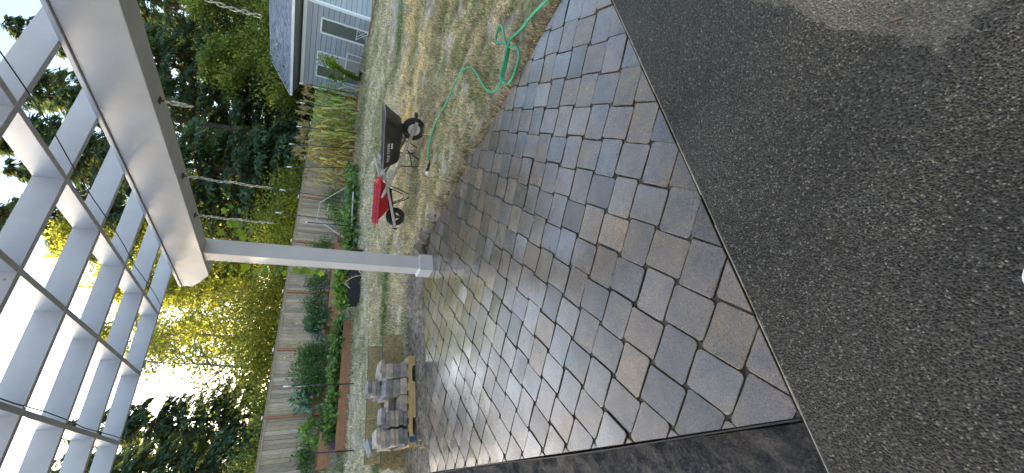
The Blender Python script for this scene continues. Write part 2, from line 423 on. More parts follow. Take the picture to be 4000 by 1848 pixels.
# concrete slab the photographer stands on
mb = MB(); mb.box((-4.5, -2.6, -.12), (9.0, .872, .004))
o = tag(mb.build('concrete_patio', M['aggregate'], bevel=.008), kind='structure')
mb = MB()
xx = -4.5
while xx < 9.0:
    nx_ = xx + random.uniform(.09, .2)
    mb.box((xx, .8725, -.1), (nx_+.001, .8725+random.uniform(.003, .008), .002-random.uniform(0, .005)))
    xx = nx_
tag(mb.build('concrete_edge', M['cement_edge']), kind='structure')
# bare wet soil left of the paving and around it
def soil_patch():
    xs = np.linspace(-3.2, -.038, 180); ys = np.linspace(.885, 8.0, 360)
    X, Y = np.meshgrid(xs, ys)
    Z = -.045 + .04*(vnoise(X, Y, 5, 21)-.5) + .035*(vnoise(X, Y, 14, 22)-.5) + .022*(vnoise(X, Y, 34, 23)-.5) + .035*smooth(-.5, -2, X) - .05*smooth(6.3, 8.0, Y)
    V = np.stack([X, Y, Z], -1).reshape(-1, 3); ny, nx = X.shape
    i = (np.arange(ny-1)[:, None]*nx + np.arange(nx-1)[None]).ravel()
    me = np_mesh('bare_soil', V, np.stack([i, i+1, i+nx+1, i+nx], 1), M['bare_soil'], None, True)
    tag(link(bpy.data.objects.new('bare_soil', me)), kind='structure')
soil_patch()
def dirt_strip():
    xs = np.linspace(-.35, 3.75, 330); ys = np.linspace(5.374, 6.75, 120)
    X, Y = np.meshgrid(xs, ys)
    w_ = smooth(6.75, 6.2, Y)*smooth(3.75, 3.3, X)
    Z = -.03 + .024*w_ + .018*(vnoise(X, Y, 6, 41)-.5) + .014*(vnoise(X, Y, 19, 42)-.5) + .010*(vnoise(X, Y, 45, 43)-.5)
    c = np.array([.30,.245,.19])*(.55+.9*vnoise(X, Y, 3, 44))[..., None]; c = c*(1-.35*(vnoise(X, Y, 22, 45) > .62))[..., None]
    i = (np.arange(119)[:, None]*330 + np.arange(329)[None]).ravel()
    me = np_mesh('dirt_strip', np.stack([X, Y, Z], -1).reshape(-1, 3), np.stack([i, i+1, i+331, i+330], 1), M['lawn'], np.concatenate([c.reshape(-1, 3), np.ones((X.size, 1))], 1), True)
    tag(link(bpy.data.objects.new('dirt_strip', me)), kind='structure')
dirt_strip()
sheet('joint_bed', [(-.022, .886), (3.075, .886), (3.075, 4.95), (2.85, 5.37), (-.022, 5.37)], -.008, M['joint'])
mb = MB()   # black plastic paving edge along the left side
pts = [(-.032 + .006*math.sin(y*2.1), y, 0) for y in np.linspace(.885, 5.4, 26)]
for a, c_ in zip(pts, pts[1:]): mb.bar((a[0], a[1], -.035), (c_[0], c_[1], -.035), .006, .075)
tag(mb.build('paving_edge', M['black_metal']), kind='structure')

def clip_poly(P, nx, ny, d):
    out = []
    for i in range(len(P)):
        a, b_ = P[i], P[(i+1) % len(P)]
        da, db = a[0]*nx + a[1]*ny - d, b_[0]*nx + b_[1]*ny - d
        if da <= 0: out.append(a)
        if da*db < 0:
            t_ = da/(da-db); out.append((a[0]+(b_[0]-a[0])*t_, a[1]+(b_[1]-a[1])*t_))
    return out

def pavers():
    A, B, pitch, gap = .2275, .1925, .2100, .0022
    c45 = math.sqrt(.5)
    d1 = np.array([-c45, c45]); d2 = np.array([-c45, -c45])
    o0 = np.array([.459, 1.160]); rr = random.Random(5)
    pal = [(.140,.142,.146), (.182,.165,.140), (.098,.104,.116), (.20,.175,.136), (.150,.132,.116), (.115,.124,.138), (.165,.150,.138), (.160,.132,.104), (.092,.096,.106), (.135,.145,.160)]
    mb = MB()
    for i in range(-26, 27):
        for j in range(-26, 27):
            ctr = o0 + d1*i*pitch + d2*j*pitch
            if not (-.25 < ctr[0] < 3.3 and .65 < ctr[1] < 5.6): continue
            even = (i + j) % 2 == 0
            hw, hh = (B/2, A/2) if even else (A/2, B/2)   # half along d1, along d2
            hw -= gap/2; hh -= gap/2
            ang = rr.gauss(0, .010); off = np.array([rr.gauss(0, .0018), rr.gauss(0, .0018)])
            rad = rr.uniform(.014, .026); P = []
            for sx_, sy_, a0 in ((1, 1, 0), (-1, 1, 90), (-1, -1, 180), (1, -1, 270)):
                for k in range(4):
                    th = R(a0 + 30*k); q = (sx_*(hw-rad)+rad*math.cos(th), sy_*(hh-rad)+rad*math.sin(th))
                    P.append((q[0]+rr.gauss(0, .0010), q[1]+rr.gauss(0, .0010)))
                e0 = P[-1]; e1 = ((-sx_*(hw-rad), sy_*hh) if sx_*sy_ > 0 else (sx_*hw, -sy_*(hh-rad)))
                for u in (.3, .6, .85): P.append((e0[0]+(e1[0]-e0[0])*u - rr.uniform(0, .0016)*(sx_ if sx_*sy_ < 0 else 0), e0[1]+(e1[1]-e0[1])*u - rr.uniform(0, .0016)*(sy_ if sx_*sy_ > 0 else 0)))
            ca, sa = math.cos(ang), math.sin(ang)
            P = [tuple(ctr + off + d1*(x*ca-y*sa) + d2*(x*sa+y*ca)) for x, y in P]
            # add mid points along the long edges so the outline is slightly uneven
            for nx, ny, d in ((-1, 0, .022), (1, 0, 3.073), (0, -1, -.8845), (0, 1, 5.368), (.648, .761, 5.69)):
                P = clip_poly(P, nx, ny, d)
                if len(P) < 3: break
            if len(P) < 3: continue
            area = abs(sum(P[k][0]*P[(k+1) % len(P)][1]-P[(k+1) % len(P)][0]*P[k][1] for k in range(len(P))))/2
            if area < .0006: continue
            # leave a hole for the post base
            if 2.37 < ctr[0] < 2.63 and 4.86 < ctr[1] < 5.1: pass
            c0 = np.mean(P, 0); zt = rr.gauss(0, .0018); tx, ty = rr.gauss(0, .011), rr.gauss(0, .011); gls = rr.uniform(.72, 1.0)
            col = (np.array(rr.choice(pal))*.62+np.array((.142,.137,.130))*.38)*rr.uniform(.86, 1.14)*np.array([1.05, .905, .745])
            if rr.random() < .07: col = np.array((.215,.165,.105))*rr.uniform(.8, 1.05)
            if rr.random() < .05: col = col*1.15
            zf = lambda p: zt + tx*(p[0]-c0[0]) + ty*(p[1]-c0[1])
            n = len(P); vs_ = []; cl = []
            def inset(d):
                out = []
                for p in P:
                    v = np.array(p)-c0; L = np.linalg.norm(v) or 1
                    out.append(c0 + v*max(0, 1-d/L))
                return out
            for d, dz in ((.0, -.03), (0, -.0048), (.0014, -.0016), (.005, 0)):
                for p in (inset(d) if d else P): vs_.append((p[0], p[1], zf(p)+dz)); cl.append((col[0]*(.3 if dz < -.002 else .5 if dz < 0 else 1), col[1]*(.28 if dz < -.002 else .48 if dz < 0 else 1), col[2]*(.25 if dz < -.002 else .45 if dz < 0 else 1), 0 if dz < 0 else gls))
            vs_.append((c0[0], c0[1], zf(c0)+.0006))
            fs = []
            for l in range(3):
                for k in range(n): k2 = (k+1) % n; fs.append((l*n+k, l*n+k2, (l+1)*n+k2, (l+1)*n+k))
            for k in range(n): fs.append((3*n+k, 3*n+(k+1) % n, 4*n))
            cl.append((col[0], col[1], col[2], gls)); mb.add(vs_, fs, 0, (1, 1, 1, 1)); mb.col[-len(vs_):] = cl
    o = mb.build('paver_patio', M['paver'])
    return tag(o, kind='structure')
pavers()

# ------------------------------------------------------------------ grass blades (uncountable)
def grass():
    P = []
    def region(n, x0, x1, y0, y1, keep):
        x = rng.uniform(x0, x1, n); y = rng.uniform(y0, y1, n); k = keep(x, y); P.append(np.stack([x[k], y[k]], 1))
    az = lambda x, y: np.degrees(np.arctan2(x, y))
    inview = lambda x, y: (az(x, y) > -4) & (az(x, y) < 66)
    out = lambda x, y: ~((x < 3.12) & (y < 5.5)) & (y > .95)
    clump = lambda x, y: vnoise(x, y, 6.0, 31) > .30
    bare = lambda x, y: ~((x < 2.9) & (y < 6.3) & (vnoise(x, y, 8, 33) < .66)) & ~((x < 3.4) & (y < 6) & (vnoise(x, y, 7, 33) < .55))
    k = lambda x, y: inview(x, y) & out(x, y) & bare(x, y) & clump(x, y)
    region(110000, 3.05, 7.5, .9, 6.5, k)
    region(5000, 3.08, 3.24, .95, 4.9, lambda x, y: vnoise(x, y, 4.0, 71) > .35)
    region(120000, -1, 11, 4.5, 10.5, k)
    region(150000, -3, 22, 8, 17.4, k)
    p = np.concatenate(P); n = len(p); x, y = p[:, 0], p[:, 1]; z = ground_z(x, y) - .01
    dist = np.hypot(x, y)
    lane = .7*np.exp(-((y - (9.0-.205*x))/.36)**2)*smooth(9.0, 10.5, np.where(x < 4.6, 20, x))*smooth(.35, .7, vnoise(x, y, 3, 5))
    hgt = rng.uniform(.012, .038, n)*(1 + .8*lane)*(1+.025*dist); wd = rng.uniform(.004, .008, n)*(.7+.13*dist)
    tall = rng.random(n) < .03; hgt = np.where(tall, hgt*1.8, hgt)
    tuft = smooth(.52, .78, vnoise(x, y, 3.1, 61)); hgt = hgt*(.95 + .9*tuft); wd = wd*1.2
    edge = (x < 3.34) & (y < 5.0); hgt = np.where(edge, hgt*1.5, hgt)
    hgt = hgt*(1+1.3*smooth(13.0, 14.5, y))
    a = rng.uniform(0, 2*np.pi, n); la = rng.uniform(0, 2*np.pi, n); ln = np.abs(rng.normal(0, .9, n))
    sx, sy = np.cos(a)*wd/2, np.sin(a)*wd/2
    tip = np.stack([x+np.cos(la)*hgt*ln, y+np.sin(la)*hgt*ln, z+hgt], 1)
    V = np.stack([np.stack([x-sx, y-sy, z], 1), np.stack([x+sx, y+sy, z], 1), tip], 1).reshape(-1, 3)
    F = np.arange(3*n).reshape(-1, 3)
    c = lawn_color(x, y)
    c = c/np.array([.42,.37,.29])*rng.uniform(.4, 1.7, (n, 1))
    g = rng.random(n) < .13 + .6*lane; c[g] = c[g]*np.array([.55,.85,.40])
    s = (rng.random(n) < .25)&~g; c[s] = np.array([1.6,1.5,1.35])*rng.uniform(.7, 1.2, (s.sum(), 1)); s = (rng.random(n) < .12)&~g; c[s] *= np.array([.35,.33,.3])
    cols = np.repeat(np.concatenate([c, np.ones((n, 1))], 1), 3, 0)
    me = np_mesh('grass', V, F, M['grass_blade'], cols)
    tag(link(bpy.data.objects.new('grass', me)), 'short dry grass mixed with green blades over the lawn', 'grass', kind='stuff')
grass()

# ------------------------------------------------------------------ pergola
def pergola():
    p = empty('pergola', (2.52, 4.97, 0), 0, 'white painted wooden pergola with open rafter grid and one square post', 'pergola')
    L = lambda x, y, z: (x-2.52, y-4.97, z)
    wp = M['white_paint']
    mb = MB(); mb.box(L(2.432, 4.878, .18), L(2.618, 5.064, 2.602)); mb.build('post', wp, p, bevel=.006)
    pl = MB(); pl.box(L(2.405, 4.852, -.03), L(2.645, 5.092, .175)); o = pl.build('plinth', wp, p, bevel=.004)
    cp = MB()
    a, b2 = L(2.405, 4.852, .176), L(2.645, 5.092, .176); c, d = L(2.428, 4.874, .192), L(2.622, 5.068, .192)
    cp.add([(a[0],a[1],.1755),(b2[0],a[1],.1755),(b2[0],b2[1],.1755),(a[0],b2[1],.1755),(c[0],c[1],.196),(d[0],c[1],.196),(d[0],d[1],.196),(c[0],d[1],.196)],
           [(0,3,2,1),(4,5,6,7),(0,1,5,4),(1,2,6,5),(2,3,7,6),(3,0,4,7)])
    cp.build('plinth_cap', wp, o)
    # the big beam, its far end cut back on a slope
    mb = MB(); x0, x1, z0, z1 = 2.40-2.52, 2.60-2.52, 2.60, 2.905
    prof = [(-6.5, z0), (5.42, z0), (5.77, 2.80), (5.77, z1), (-6.5, z1)]
    vs_ = [(x0, y-4.97, z) for y, z in prof] + [(x1, y-4.97, z) for y, z in prof]
    n = len(prof)
    mb.add(vs_, [tuple(range(n-1, -1, -1)), tuple(range(n, 2*n))] + [(i, (i+1) % n, n+(i+1) % n, n+i) for i in range(n)])
    bm_ = mb.build('beam', wp, p, bevel=.005)
    mb = MB(); mb.box(L(2.385, -6.5, 2.9075), L(2.603, 5.772, 2.9345)); mb.build('top_plate', wp, p, bevel=.003)
    # rafters across, short blocks between them, flush at the bottom
    zr0, zr1 = 2.9365, 3.078
    ys = [2.275 + .6125*k for k in range(-7, 6)]
    xs = [1.878 - .6265*k for k in range(0, 7)]
    for y in ys:
        mb = MB(); mb.box(L(-3.2, y-.019, zr0), L(2.98, y+.019, zr1)); mb.build('rafter', wp, p, bevel=.0025)
    for x in xs:
        for ya, yb in zip(ys, ys[1:]):
            mb = MB(); mb.box(L(x-.018, ya+.0195, zr0+.0015), L(x+.018, yb-.0195, zr1-.002)); mb.build('blocking', wp, p, bevel=.002)
pergola()
def cable(x, z, y1, lab):
    mb = MB(); pts = [(x + .006*math.sin(k*1.7), -3 + (y1+3)*k/24, z - .012*abs(math.sin(k*.9))) for k in range(25)]
    mb.tube(pts, .0034, 6); tag(mb.build('cable', M['black_metal'], smooth=True), lab, 'cable')
cable(1.952, 2.925, 5.30, 'thin dark cable strung under the rafters nearer the big beam')
cable(.650, 2.925, 5.44, 'thin dark cable strung under the rafters nearer the house')

def chain(x, y, z1, length, lab, coil=False, step=.030):
    t_ = empty('chain', (x, y, 2.6), 0, lab, 'chain', 'swing chains hanging from the pergola beam')
    mb = MB(); mb.box((-.022, -.018, -.008), (.022, .018, -.0005)); mb.tube([(0,0,-.005), (0,0,-.03)], .007, 8)
    for dx in (-.014, .014): mb.tube([(dx, 0, -.012), (dx, 0, -.006)], .006, 6)
    mb.build('bracket', M['rusty'], t_)
    lk = MB(); z = -.03; i = 0; rad = .0095; half = .0115
    def add_link(cx, cy, cz, rot, d=(0,0,-1)):
        pts = []
        for k in range(14):
            th = 2*math.pi*k/14
            u = rad*math.cos(th); v = math.sin(th)*rad + (half if math.sin(th) > 0 else -half)
            pts.append((cx + u*math.cos(rot), cy + u*math.sin(rot), cz + v))
        lk.tube(pts, .0030, 6, closed=True)
    sx = 0
    while -z < length:
        add_link(.004*math.sin(i*.7), .003*math.cos(i*.9), z-.018, .35 + (math.pi/2 if i % 2 else 0)); z -= step; i += 1
    if coil:
        for s in (-1, 1):
            for k in range(5): add_link(s*.014, s*.010, -.055-k*step*.95, .6+(math.pi/2 if k % 2 else 0))
        lk.tube([(0, 0, -.03-0.02), (.018, 0, -.08), (.02, .01, -.15), (0, 0, -.17), (-.02, -.01, -.14), (-.018, 0, -.08)], .004, 6, closed=True)
    lk.build('links', M['steel'], t_, smooth=True)
chain(2.50, 2.69, 0, .13, 'short doubled up chain with snap hook on the beam', True)
chain(2.50, 3.56, 0, .64, 'long steel chain on the beam with a plain view of dark trees behind')
chain(2.50, 4.20, 0, .66, 'steel chain on the beam nearest the white post')
chain(2.50, 1.80, 0, .62, 'steel chain hanging in front of the grey house roof')

# ------------------------------------------------------------------ leaf clouds
def leaf_mesh(name, C, D, Nn, ln, wd, cols, mat, fold=.25):
    """diamond leaves: centres C, direction D, rough normals Nn"""
    n = len(C); D = D/np.linalg.norm(D, axis=1, keepdims=True)
    S = np.cross(D, Nn); S /= np.linalg.norm(S, axis=1, keepdims=True) + 1e-9
    U = np.cross(S, D); ln = ln[:, None]; wd = wd[:, None]
    base = C; tip = C + D*ln; mid = C + D*ln*.45 + U*ln*fold*.2
    l_ = mid - S*wd/2; r_ = mid + S*wd/2
    tip = tip - U*ln*fold*.25
    V = np.stack([base, l_, tip, r_], 1).reshape(-1, 3); F = np.arange(4*n).reshape(-1, 4)
    c4 = np.repeat(np.concatenate([cols, np.ones((n, 1))], 1), 4, 0)
    return np_mesh(name, V, F, mat, c4)
def leafobj(name, *a, parent=None, **k):
    o = bpy.data.objects.new(name, leaf_mesh(name, *a, **k)); link(o, parent); return o
def unit(n, g=None):
    v = (g or rng).normal(0, 1, (n, 3)); return v/np.linalg.norm(v, axis=1, keepdims=True)

# ------------------------------------------------------------------ trees
def conifer_data(seed, H, Rr, dens=1.0, base=.06, lf=.36):
    g = np.random.default_rng(seed); C = []; D = []; Nm = []; Ln = []; Wd = []; Cc = []; br = MB()
    h = base*H
    while h < H*.985:
        t_ = h/H; nb = max(4, int(g.integers(5, 8)*dens))
        for b_ in range(nb):
            a = g.uniform(0, 2*np.pi); L = Rr*((1-t_)**.75)*g.uniform(.55, 1.08)*(.75+.25*min(1, t_/.15)) + .15
            drop = g.uniform(.10, .45); pts = []
            for s in np.linspace(0, 1, 5): pts.append((math.cos(a)*L*s, math.sin(a)*L*s, h + .12*L*s - drop*L*s*s))
            if L > .8: br.tube(pts, [.035*(1-.8*s)*(.4+L/Rr) for s in np.linspace(0, 1, 5)], 4, cap=False)
            m_ = int(58*L*dens) + 8; s = g.uniform(.12, 1, m_)**.75
            px = L*s; pz = h + .12*L*s - drop*L*s*s
            side = g.normal(0, .16, m_)*L*(1.05-s*.7)
            p = np.stack([math.cos(a)*px - math.sin(a)*side, math.sin(a)*px + math.cos(a)*side, pz + g.normal(0, .07, m_) - np.abs(side)*.35], 1)
            oa = a + g.normal(0, .55, m_) + np.sign(side)*.5
            d = np.stack([np.cos(oa), np.sin(oa), -g.uniform(.15, .95, m_)], 1)
            C.append(p); D.append(d); Nm.append(np.stack([g.normal(0, .3, m_), g.normal(0, .3, m_), np.ones(m_)], 1))
            Ln.append(g.uniform(.6, 1.2, m_)*lf); Wd.append(g.uniform(.26, .46, m_)*lf)
            k = g.uniform(.75, 1.3)
            cc = np.ones((m_, 3))*k*g.uniform(.7, 1.35, (m_, 1)); yl = g.random(m_) < .06; cc[yl] *= np.array([2.6, 1.9, .7]); Cc.append(cc)
        h += H*.018*g.uniform(.7, 1.4) + .04
    return [np.concatenate(q) for q in (C, D, Nm, Ln, Wd, Cc)], br
def trunk_mb(H, r0, g, lean=0.0, top=.05, n=9):
    mb = MB(); a = g.uniform(0, 6.28); pts = []; rs = []
    for i in range(n):
        s = i/(n-1); pts.append((math.cos(a)*lean*s*s*H + g.normal(0, .012*H)*s*(1-s), math.sin(a)*lean*s*s*H + g.normal(0, .012*H)*s*(1-s), H*s)); rs.append(r0*(1-s)+top*s*r0)
    mb.tube(pts, rs, 8); return mb, pts
CON = {}
def conifer(x, y, H, var, lab, rz=0, group='conifers beyond the fence', rs=.24):
    t_ = empty('conifer_tree', (x, y, gz(x, y)-.1), rz, lab, 'tree', group)
    if var not in CON:
        seed, H0, dens, base = var
        dat, br = conifer_data(seed, H0, H0*rs, dens, base)
        g = np.random.default_rng(seed); tm, _ = trunk_mb(H0, H0*.018, g)
        tm.v += []; b0 = len(tm.v); tm.v += br.v; tm.f += [tuple(i+b0 for i in f) for f in br.f]; tm.mi += br.mi; tm.col += br.col
        crown = leafobj('crown', *dat, M['conifer_leaf'], parent=t_); tr = tm.build('trunk', M['bark'], t_, smooth=True, flip=False)
        CON[var] = (crown.data, tr.data, H0)
    else:
        for nm, me in zip(('crown', 'trunk'), CON[var]): link(bpy.data.objects.new(nm, me), t_)
    s = H/CON[var][2]; t_.scale = (s, s, s); return t_
VA, VB, VC = (3, 16.0, 1.0, .05), (4, 16.0, .8, .10), (5, 12.0, .9, .06)
conifer(14.2, 26.0, 17.5, VB, 'tall dark conifer directly above the far end of the corn, beside the yellow trees', 0.4)
conifer(17.8, 24.2, 18.5, VA, 'tall dark drooping conifer rising behind the middle of the corn', 1.3)
conifer(21.6, 24.6, 19.0, VB, 'tall dark conifer rising between the corn and the grey house', 2.2)
conifer(25.2, 23.6, 18.5, VA, 'tall dark conifer just left of the grey house roof edge', 3.3)
conifer(29.5, 22.5, 18.0, VB, 'tall dark conifer standing behind the grey house roof', 4.4)
conifer(34.0, 22.0, 19.0, VA, 'conifer behind the house roof at the top edge of the photo', 5.0)
conifer(20.5, 31.0, 19.5, VA, 'taller conifer in the second row, seen between two nearer conifers', .9)
conifer(27.5, 30.0, 20.0, VB, 'tallest conifer in the second row behind the grey house', 2.9)
conifer(36.0, 30.5, 20.0, VA, 'conifer far back behind the house beyond the first row', 1.9)
conifer(3.9, 27.0, 10.6, VC, 'dense green conifer under the pergola end, nearest the bright gap in the trees', .3)
conifer(1.4, 25.5, 11.3, VC, 'dense green conifer beyond the fence corner at the lowest edge of the photo', 2.1)
conifer(2.7, 31.5, 12.5, VB, 'paler conifer showing through between the two dense conifers', 3.8)
# more of the same wood, just outside the picture: it shades the lawn
for k, (x, y, H) in enumerate([(-6.5, 25.2, 8.6), (-1.6, 27.0, 12.5), (-4.6, 26.0, 13.0), (-8.2, 25.0, 12.5), (-11.8, 24.5, 13.5), (-15.5, 22.0, 13.5), (-19, 18.5, 13.5)]):  # first, lowest tree added to keep sun off the paving by the post
    conifer(x, y, H, (VC, VB, VA)[k % 3], 'unseen conifer added for shade in the row past the fence outside the left of the picture', k*1.7, 'conifers outside the picture')

def decid_data(seed, H, Rr, nl, g, lean, base, thin, leafL):
    tm, pts = trunk_mb(H*.93, H*.013, g, lean); ends = []
    nb = 15
    for i in range(nb):
        s = base + (1-base)*(i+g.uniform(0, 1))/nb; k = min(int(s*(len(pts)-1)), len(pts)-2); fr = s*(len(pts)-1)-k
        p0 = np.array(pts[k])*(1-fr)+np.array(pts[k+1])*fr; a = g.uniform(0, 6.28)
        L = Rr*g.uniform(.6, 1.1)*(1.15-.75*s); up = g.uniform(.25, .75)
        q = [p0 + np.array([math.cos(a)*L*u, math.sin(a)*L*u, L*up*u + L*.15*u*u]) + g.normal(0, .05*L, 3)*u for u in np.linspace(0, 1, 5)]
        tm.tube(q, [H*.0055*(1-.8*u) for u in np.linspace(0, 1, 5)], 5, cap=False)
        for u in (1, 2, 3, 4):
            ends.append((q[u], .32*L+.15))
            for _ in range(2):
                e = q[u] + g.normal(0, .33*L, 3)*np.array([1, 1, .75]); tm.tube([q[u], (q[u]+e)/2+g.normal(0, .03*L, 3), e], [H*.002, H*.0014, H*.0007], 4, cap=False); ends.append((e, .26*L+.1))
    ends.append((np.array(pts[-1]), .4))
    C = []
    per = max(4, int(1.9*nl/len(ends)))
    for e, r in ends:
        if g.random() < thin: continue
        m_ = int(per*g.uniform(.5, 1.5)); C.append(e + g.normal(0, r*.62, (m_, 3))*np.array([1, 1, .75]))
    C = np.concatenate(C); n = len(C)
    D = unit(n, g)*np.array([1, 1, .6]) + np.array([0, 0, -.45]); Nm = unit(n, g) + np.array([0, 0, .6])
    ln = g.uniform(.7, 1.3, n)*leafL
    return C, D, Nm, ln, ln*.62, tm
def decid(x, y, H, Rr, nl, lab, seed, lean=.08, base=.3, thin=.12, leafL=.16, pal=None, bark='pale_bark', name='broadleaf_tree'):
    g = np.random.default_rng(seed); t_ = empty(name, (x, y, gz(x, y)-.1), 0, lab, 'tree', 'broadleaf trees beyond the fence')
    C, D, Nm, ln, wd, tm = decid_data(seed, H, Rr, nl, g, lean, base, thin, leafL)
    n = len(C); pal = np.array(pal or [(1, 1, 1), (1.3, 1.1, .9), (.7, .85, .9)]); cols = pal[g.integers(0, len(pal), n)]*g.uniform(.65, 1.35, (n, 1))
    leafobj('crown', C, D, Nm, ln, wd, cols, M['decid_leaf'], parent=t_); tm.build('trunk', M[bark], t_, smooth=True, flip=False)
YEL = [(1.15, 1.05, .8), (1.3, 1.15, .8), (.85, 1.0, .9), (1.0, 1.0, .9)]
GRN = [(.7, .85, .9), (.9, .95, .9), (.55, .75, .9), (1.2, 1.0, .8)]
decid(7.4, 24.5, 9.8, 2.6, 5200, 'slim yellow green alder with a straight trunk just left of the white post', 41, .05, .2, .4, .16, YEL)
decid(5.6, 23.5, 8.2, 2.4, 1900, 'nearly bare leaning alder in the bright gap between the trees', 42, .18, .25, .45, .15, YEL)
decid(10.2, 25.0, 10.2, 2.9, 9000, 'yellow leaved tree seen just above the beam end behind the white post', 43, .06, .15, .1, .18, YEL)
decid(12.6, 25.5, 13.0, 3.2, 10000, 'tall golden broadleaf tree seen between the rafters right of the post', 44, .07, .2, .12, .18, YEL)
decid(14.6, 29.0, 15.0, 3.4, 7000, 'tall broadleaf with thin golden branch tips high between the rafters', 45, .1, .3, .15, .18, YEL)
decid(9.0, 29.0, 8.6, 2.8, 4200, 'yellow broadleaf further back behind the slim alder', 46, .06, .15, .4, .18, YEL)
decid(23.5, 20.8, 9.0, 2.6, 9000, 'bright green broadleaf beside the house roof under the highest chain', 47, .05, .15, .1, .17, GRN, 'bark')
decid(28.5, 20.0, 11.0, 3.0, 10000, 'green broadleaf leaning over the back of the grey house roof', 48, .05, .15, .1, .17, GRN, 'bark')

def bush(name, x, y, rx, ry, h, n, leafL, lab, pal, mat='decid_leaf', seed=0, cat='bush', group=None, z=None, wr=.6, stems=True, clumps=26, up=.2, shell=.5):
    g = np.random.default_rng(seed + 1000); z0 = gz(x, y) if z is None else z
    t_ = empty(name, (x, y, z0), 0, lab, cat, group)
    cc = unit(clumps, g); cc[:, 2] = np.abs(cc[:, 2])
    cc = cc*np.array([rx, ry, h*.52])*g.uniform(shell, .95, (clumps, 1)) + np.array([0, 0, h*.45]); cc[:, 2] = np.clip(cc[:, 2]-g.uniform(0, .5, clumps)*h*.5, .08*h, None)
    per = max(3, n//clumps); C = np.concatenate([c + g.normal(0, 1, (per, 3))*np.array([rx, ry, h*.4])*.23 for c in cc]); C[:, 2] = np.clip(C[:, 2], .01, None)
    m_ = len(C); D = unit(m_, g) + (C - np.array([0, 0, h*.4]))/max(rx, .1)*.5 + np.array([0, 0, up-.4]); Nm = unit(m_, g)*.7 + np.array([0, 0, 1.0])
    pal = np.array(pal); cols = pal[g.integers(0, len(pal), m_)]*g.uniform(.6, 1.35, (m_, 1)); ln = g.uniform(.6, 1.3, m_)*leafL
    leafobj('foliage', C, D, Nm, ln, ln*wr, cols, M[mat], parent=t_)
    if stems:
        sm = MB()
        for c in cc[::3]: sm.tube([(c[0]*.08, c[1]*.08, -.03), (c[0]*.5, c[1]*.5, c[2]*.6), tuple(c)], [leafL*.07, leafL*.05, leafL*.02], 5, cap=False)
        sm.build('stem', M['bark'] if mat == 'decid_leaf' else M['veg_stem'], t_, flip=False)
    return t_
M['veg_stem'] = pbr('veg_stem', (.07,.11,.03), (.13,.16,.05), 8, .6)
UY = [(1.45, 1.2, .8), (1.25, 1.1, .8), (.9, 1.0, .9), (.75, .85, .9)]
for k, (x, y, rx, h, n, lab, pal) in enumerate([
    (15.5, 21.0, 1.9, 4.2, 4200, 'dull olive thicket behind the fence at the tan corn tassels', GRN),
    (12.6, 21.0, 1.9, 4.6, 5200, 'golden thicket behind the fence right of the white post', UY),
    (10.0, 20.4, 1.9, 4.0, 5200, 'brightest yellow thicket behind the fence beside the white post', UY),
    (7.6, 21.0, 1.8, 4.9, 5400, 'green and yellow thicket behind the fence just left of the post', [(.7,.85,.9), (1.0,.95,.9), (1.5,1.1,.8)]),
    (5.6, 20.6, 1.8, 4.4, 5200, 'yellow thicket low behind the fence below the bright gap', UY),
    (3.6, 21.0, 1.6, 3.0, 3600, 'dark green thicket behind the fence in front of the dense conifers', GRN),
    (1.6, 21.0, 1.7, 3.2, 3600, 'dark thicket behind the fence at the low edge of the photo', GRN),
    (18.4, 22.0, 1.8, 4.0, 3600, 'shaded thicket behind the fence beyond the corn', GRN),
    (-1.4, 21.0, 1.8, 3.4, 3000, 'thicket behind the fence outside the picture', GRN)]):
    bush('thicket', x, y, rx, 1.5, h, n, .15, lab, pal, seed=k, group='thickets behind the fence', clumps=46)

# ------------------------------------------------------------------ fence
def fence():
    f = empty('wood_fence', (0, 17.5, 0), 0, 'weathered tan board fence with red brown posts and white post caps', 'fence')
    g = random.Random(3); YF = 17.5; topz = lambda x: 2.40 - .011*max(x, -6)
    posts = [2.42 + 2.402*k for k in range(-5, 8)]
    for a, b_ in zip(posts, posts[1:]):
        mb = MB(); x = a + .055
        while x < b_ - .06:
            wd = min(g.uniform(.132, .142), b_-.055-x)
            gp = g.choice([.006, .008, .010, .014]); k = g.uniform(.66, 1.2); tint = (k, k*g.uniform(.90, .98), k*g.uniform(.78, .95), 1)
            dy = g.uniform(-.004, .004)
            mb.box((x, -.011+dy, gz(x, YF)+.03), (x+wd, .008+dy, topz(x)-.045), 0, None, tint); x += wd+gp
        z0, z1 = topz(a), topz(b_)
        pn = mb.build('board_panel', M['fence_wood'], f)
        rl = MB(); rl.bar((a+.052, -.012, z0-.020), (b_-.052, -.012, z1-.020), .085, .042, (0, 0, 1), 0, (.62, .58, .54, 1))
        rl.bar((a+.052, -.028, z0-.075), (b_-.052, -.028, z1-.075), .03, .06, (0, 0, 1), 0, (.85, .82, .8, 1)); rl.build('top_rail', M['fence_wood'], f)
    for x in posts:
        mb = MB(); z = topz(x); mb.box((x-.05, -.062, gz(x, YF)-.05), (x+.05, .038, z+.03)); p = mb.build('post', M['stain_wood'], f, bevel=.004)
        c = MB(); c.box((x-.066, -.078, z+.031), (x+.066, .054, z+.052)); c.box((x-.05, -.062, z+.0525), (x+.05, .038, z+.068)); c.build('post_cap', M['house_trim'], p, bevel=.006)
fence()

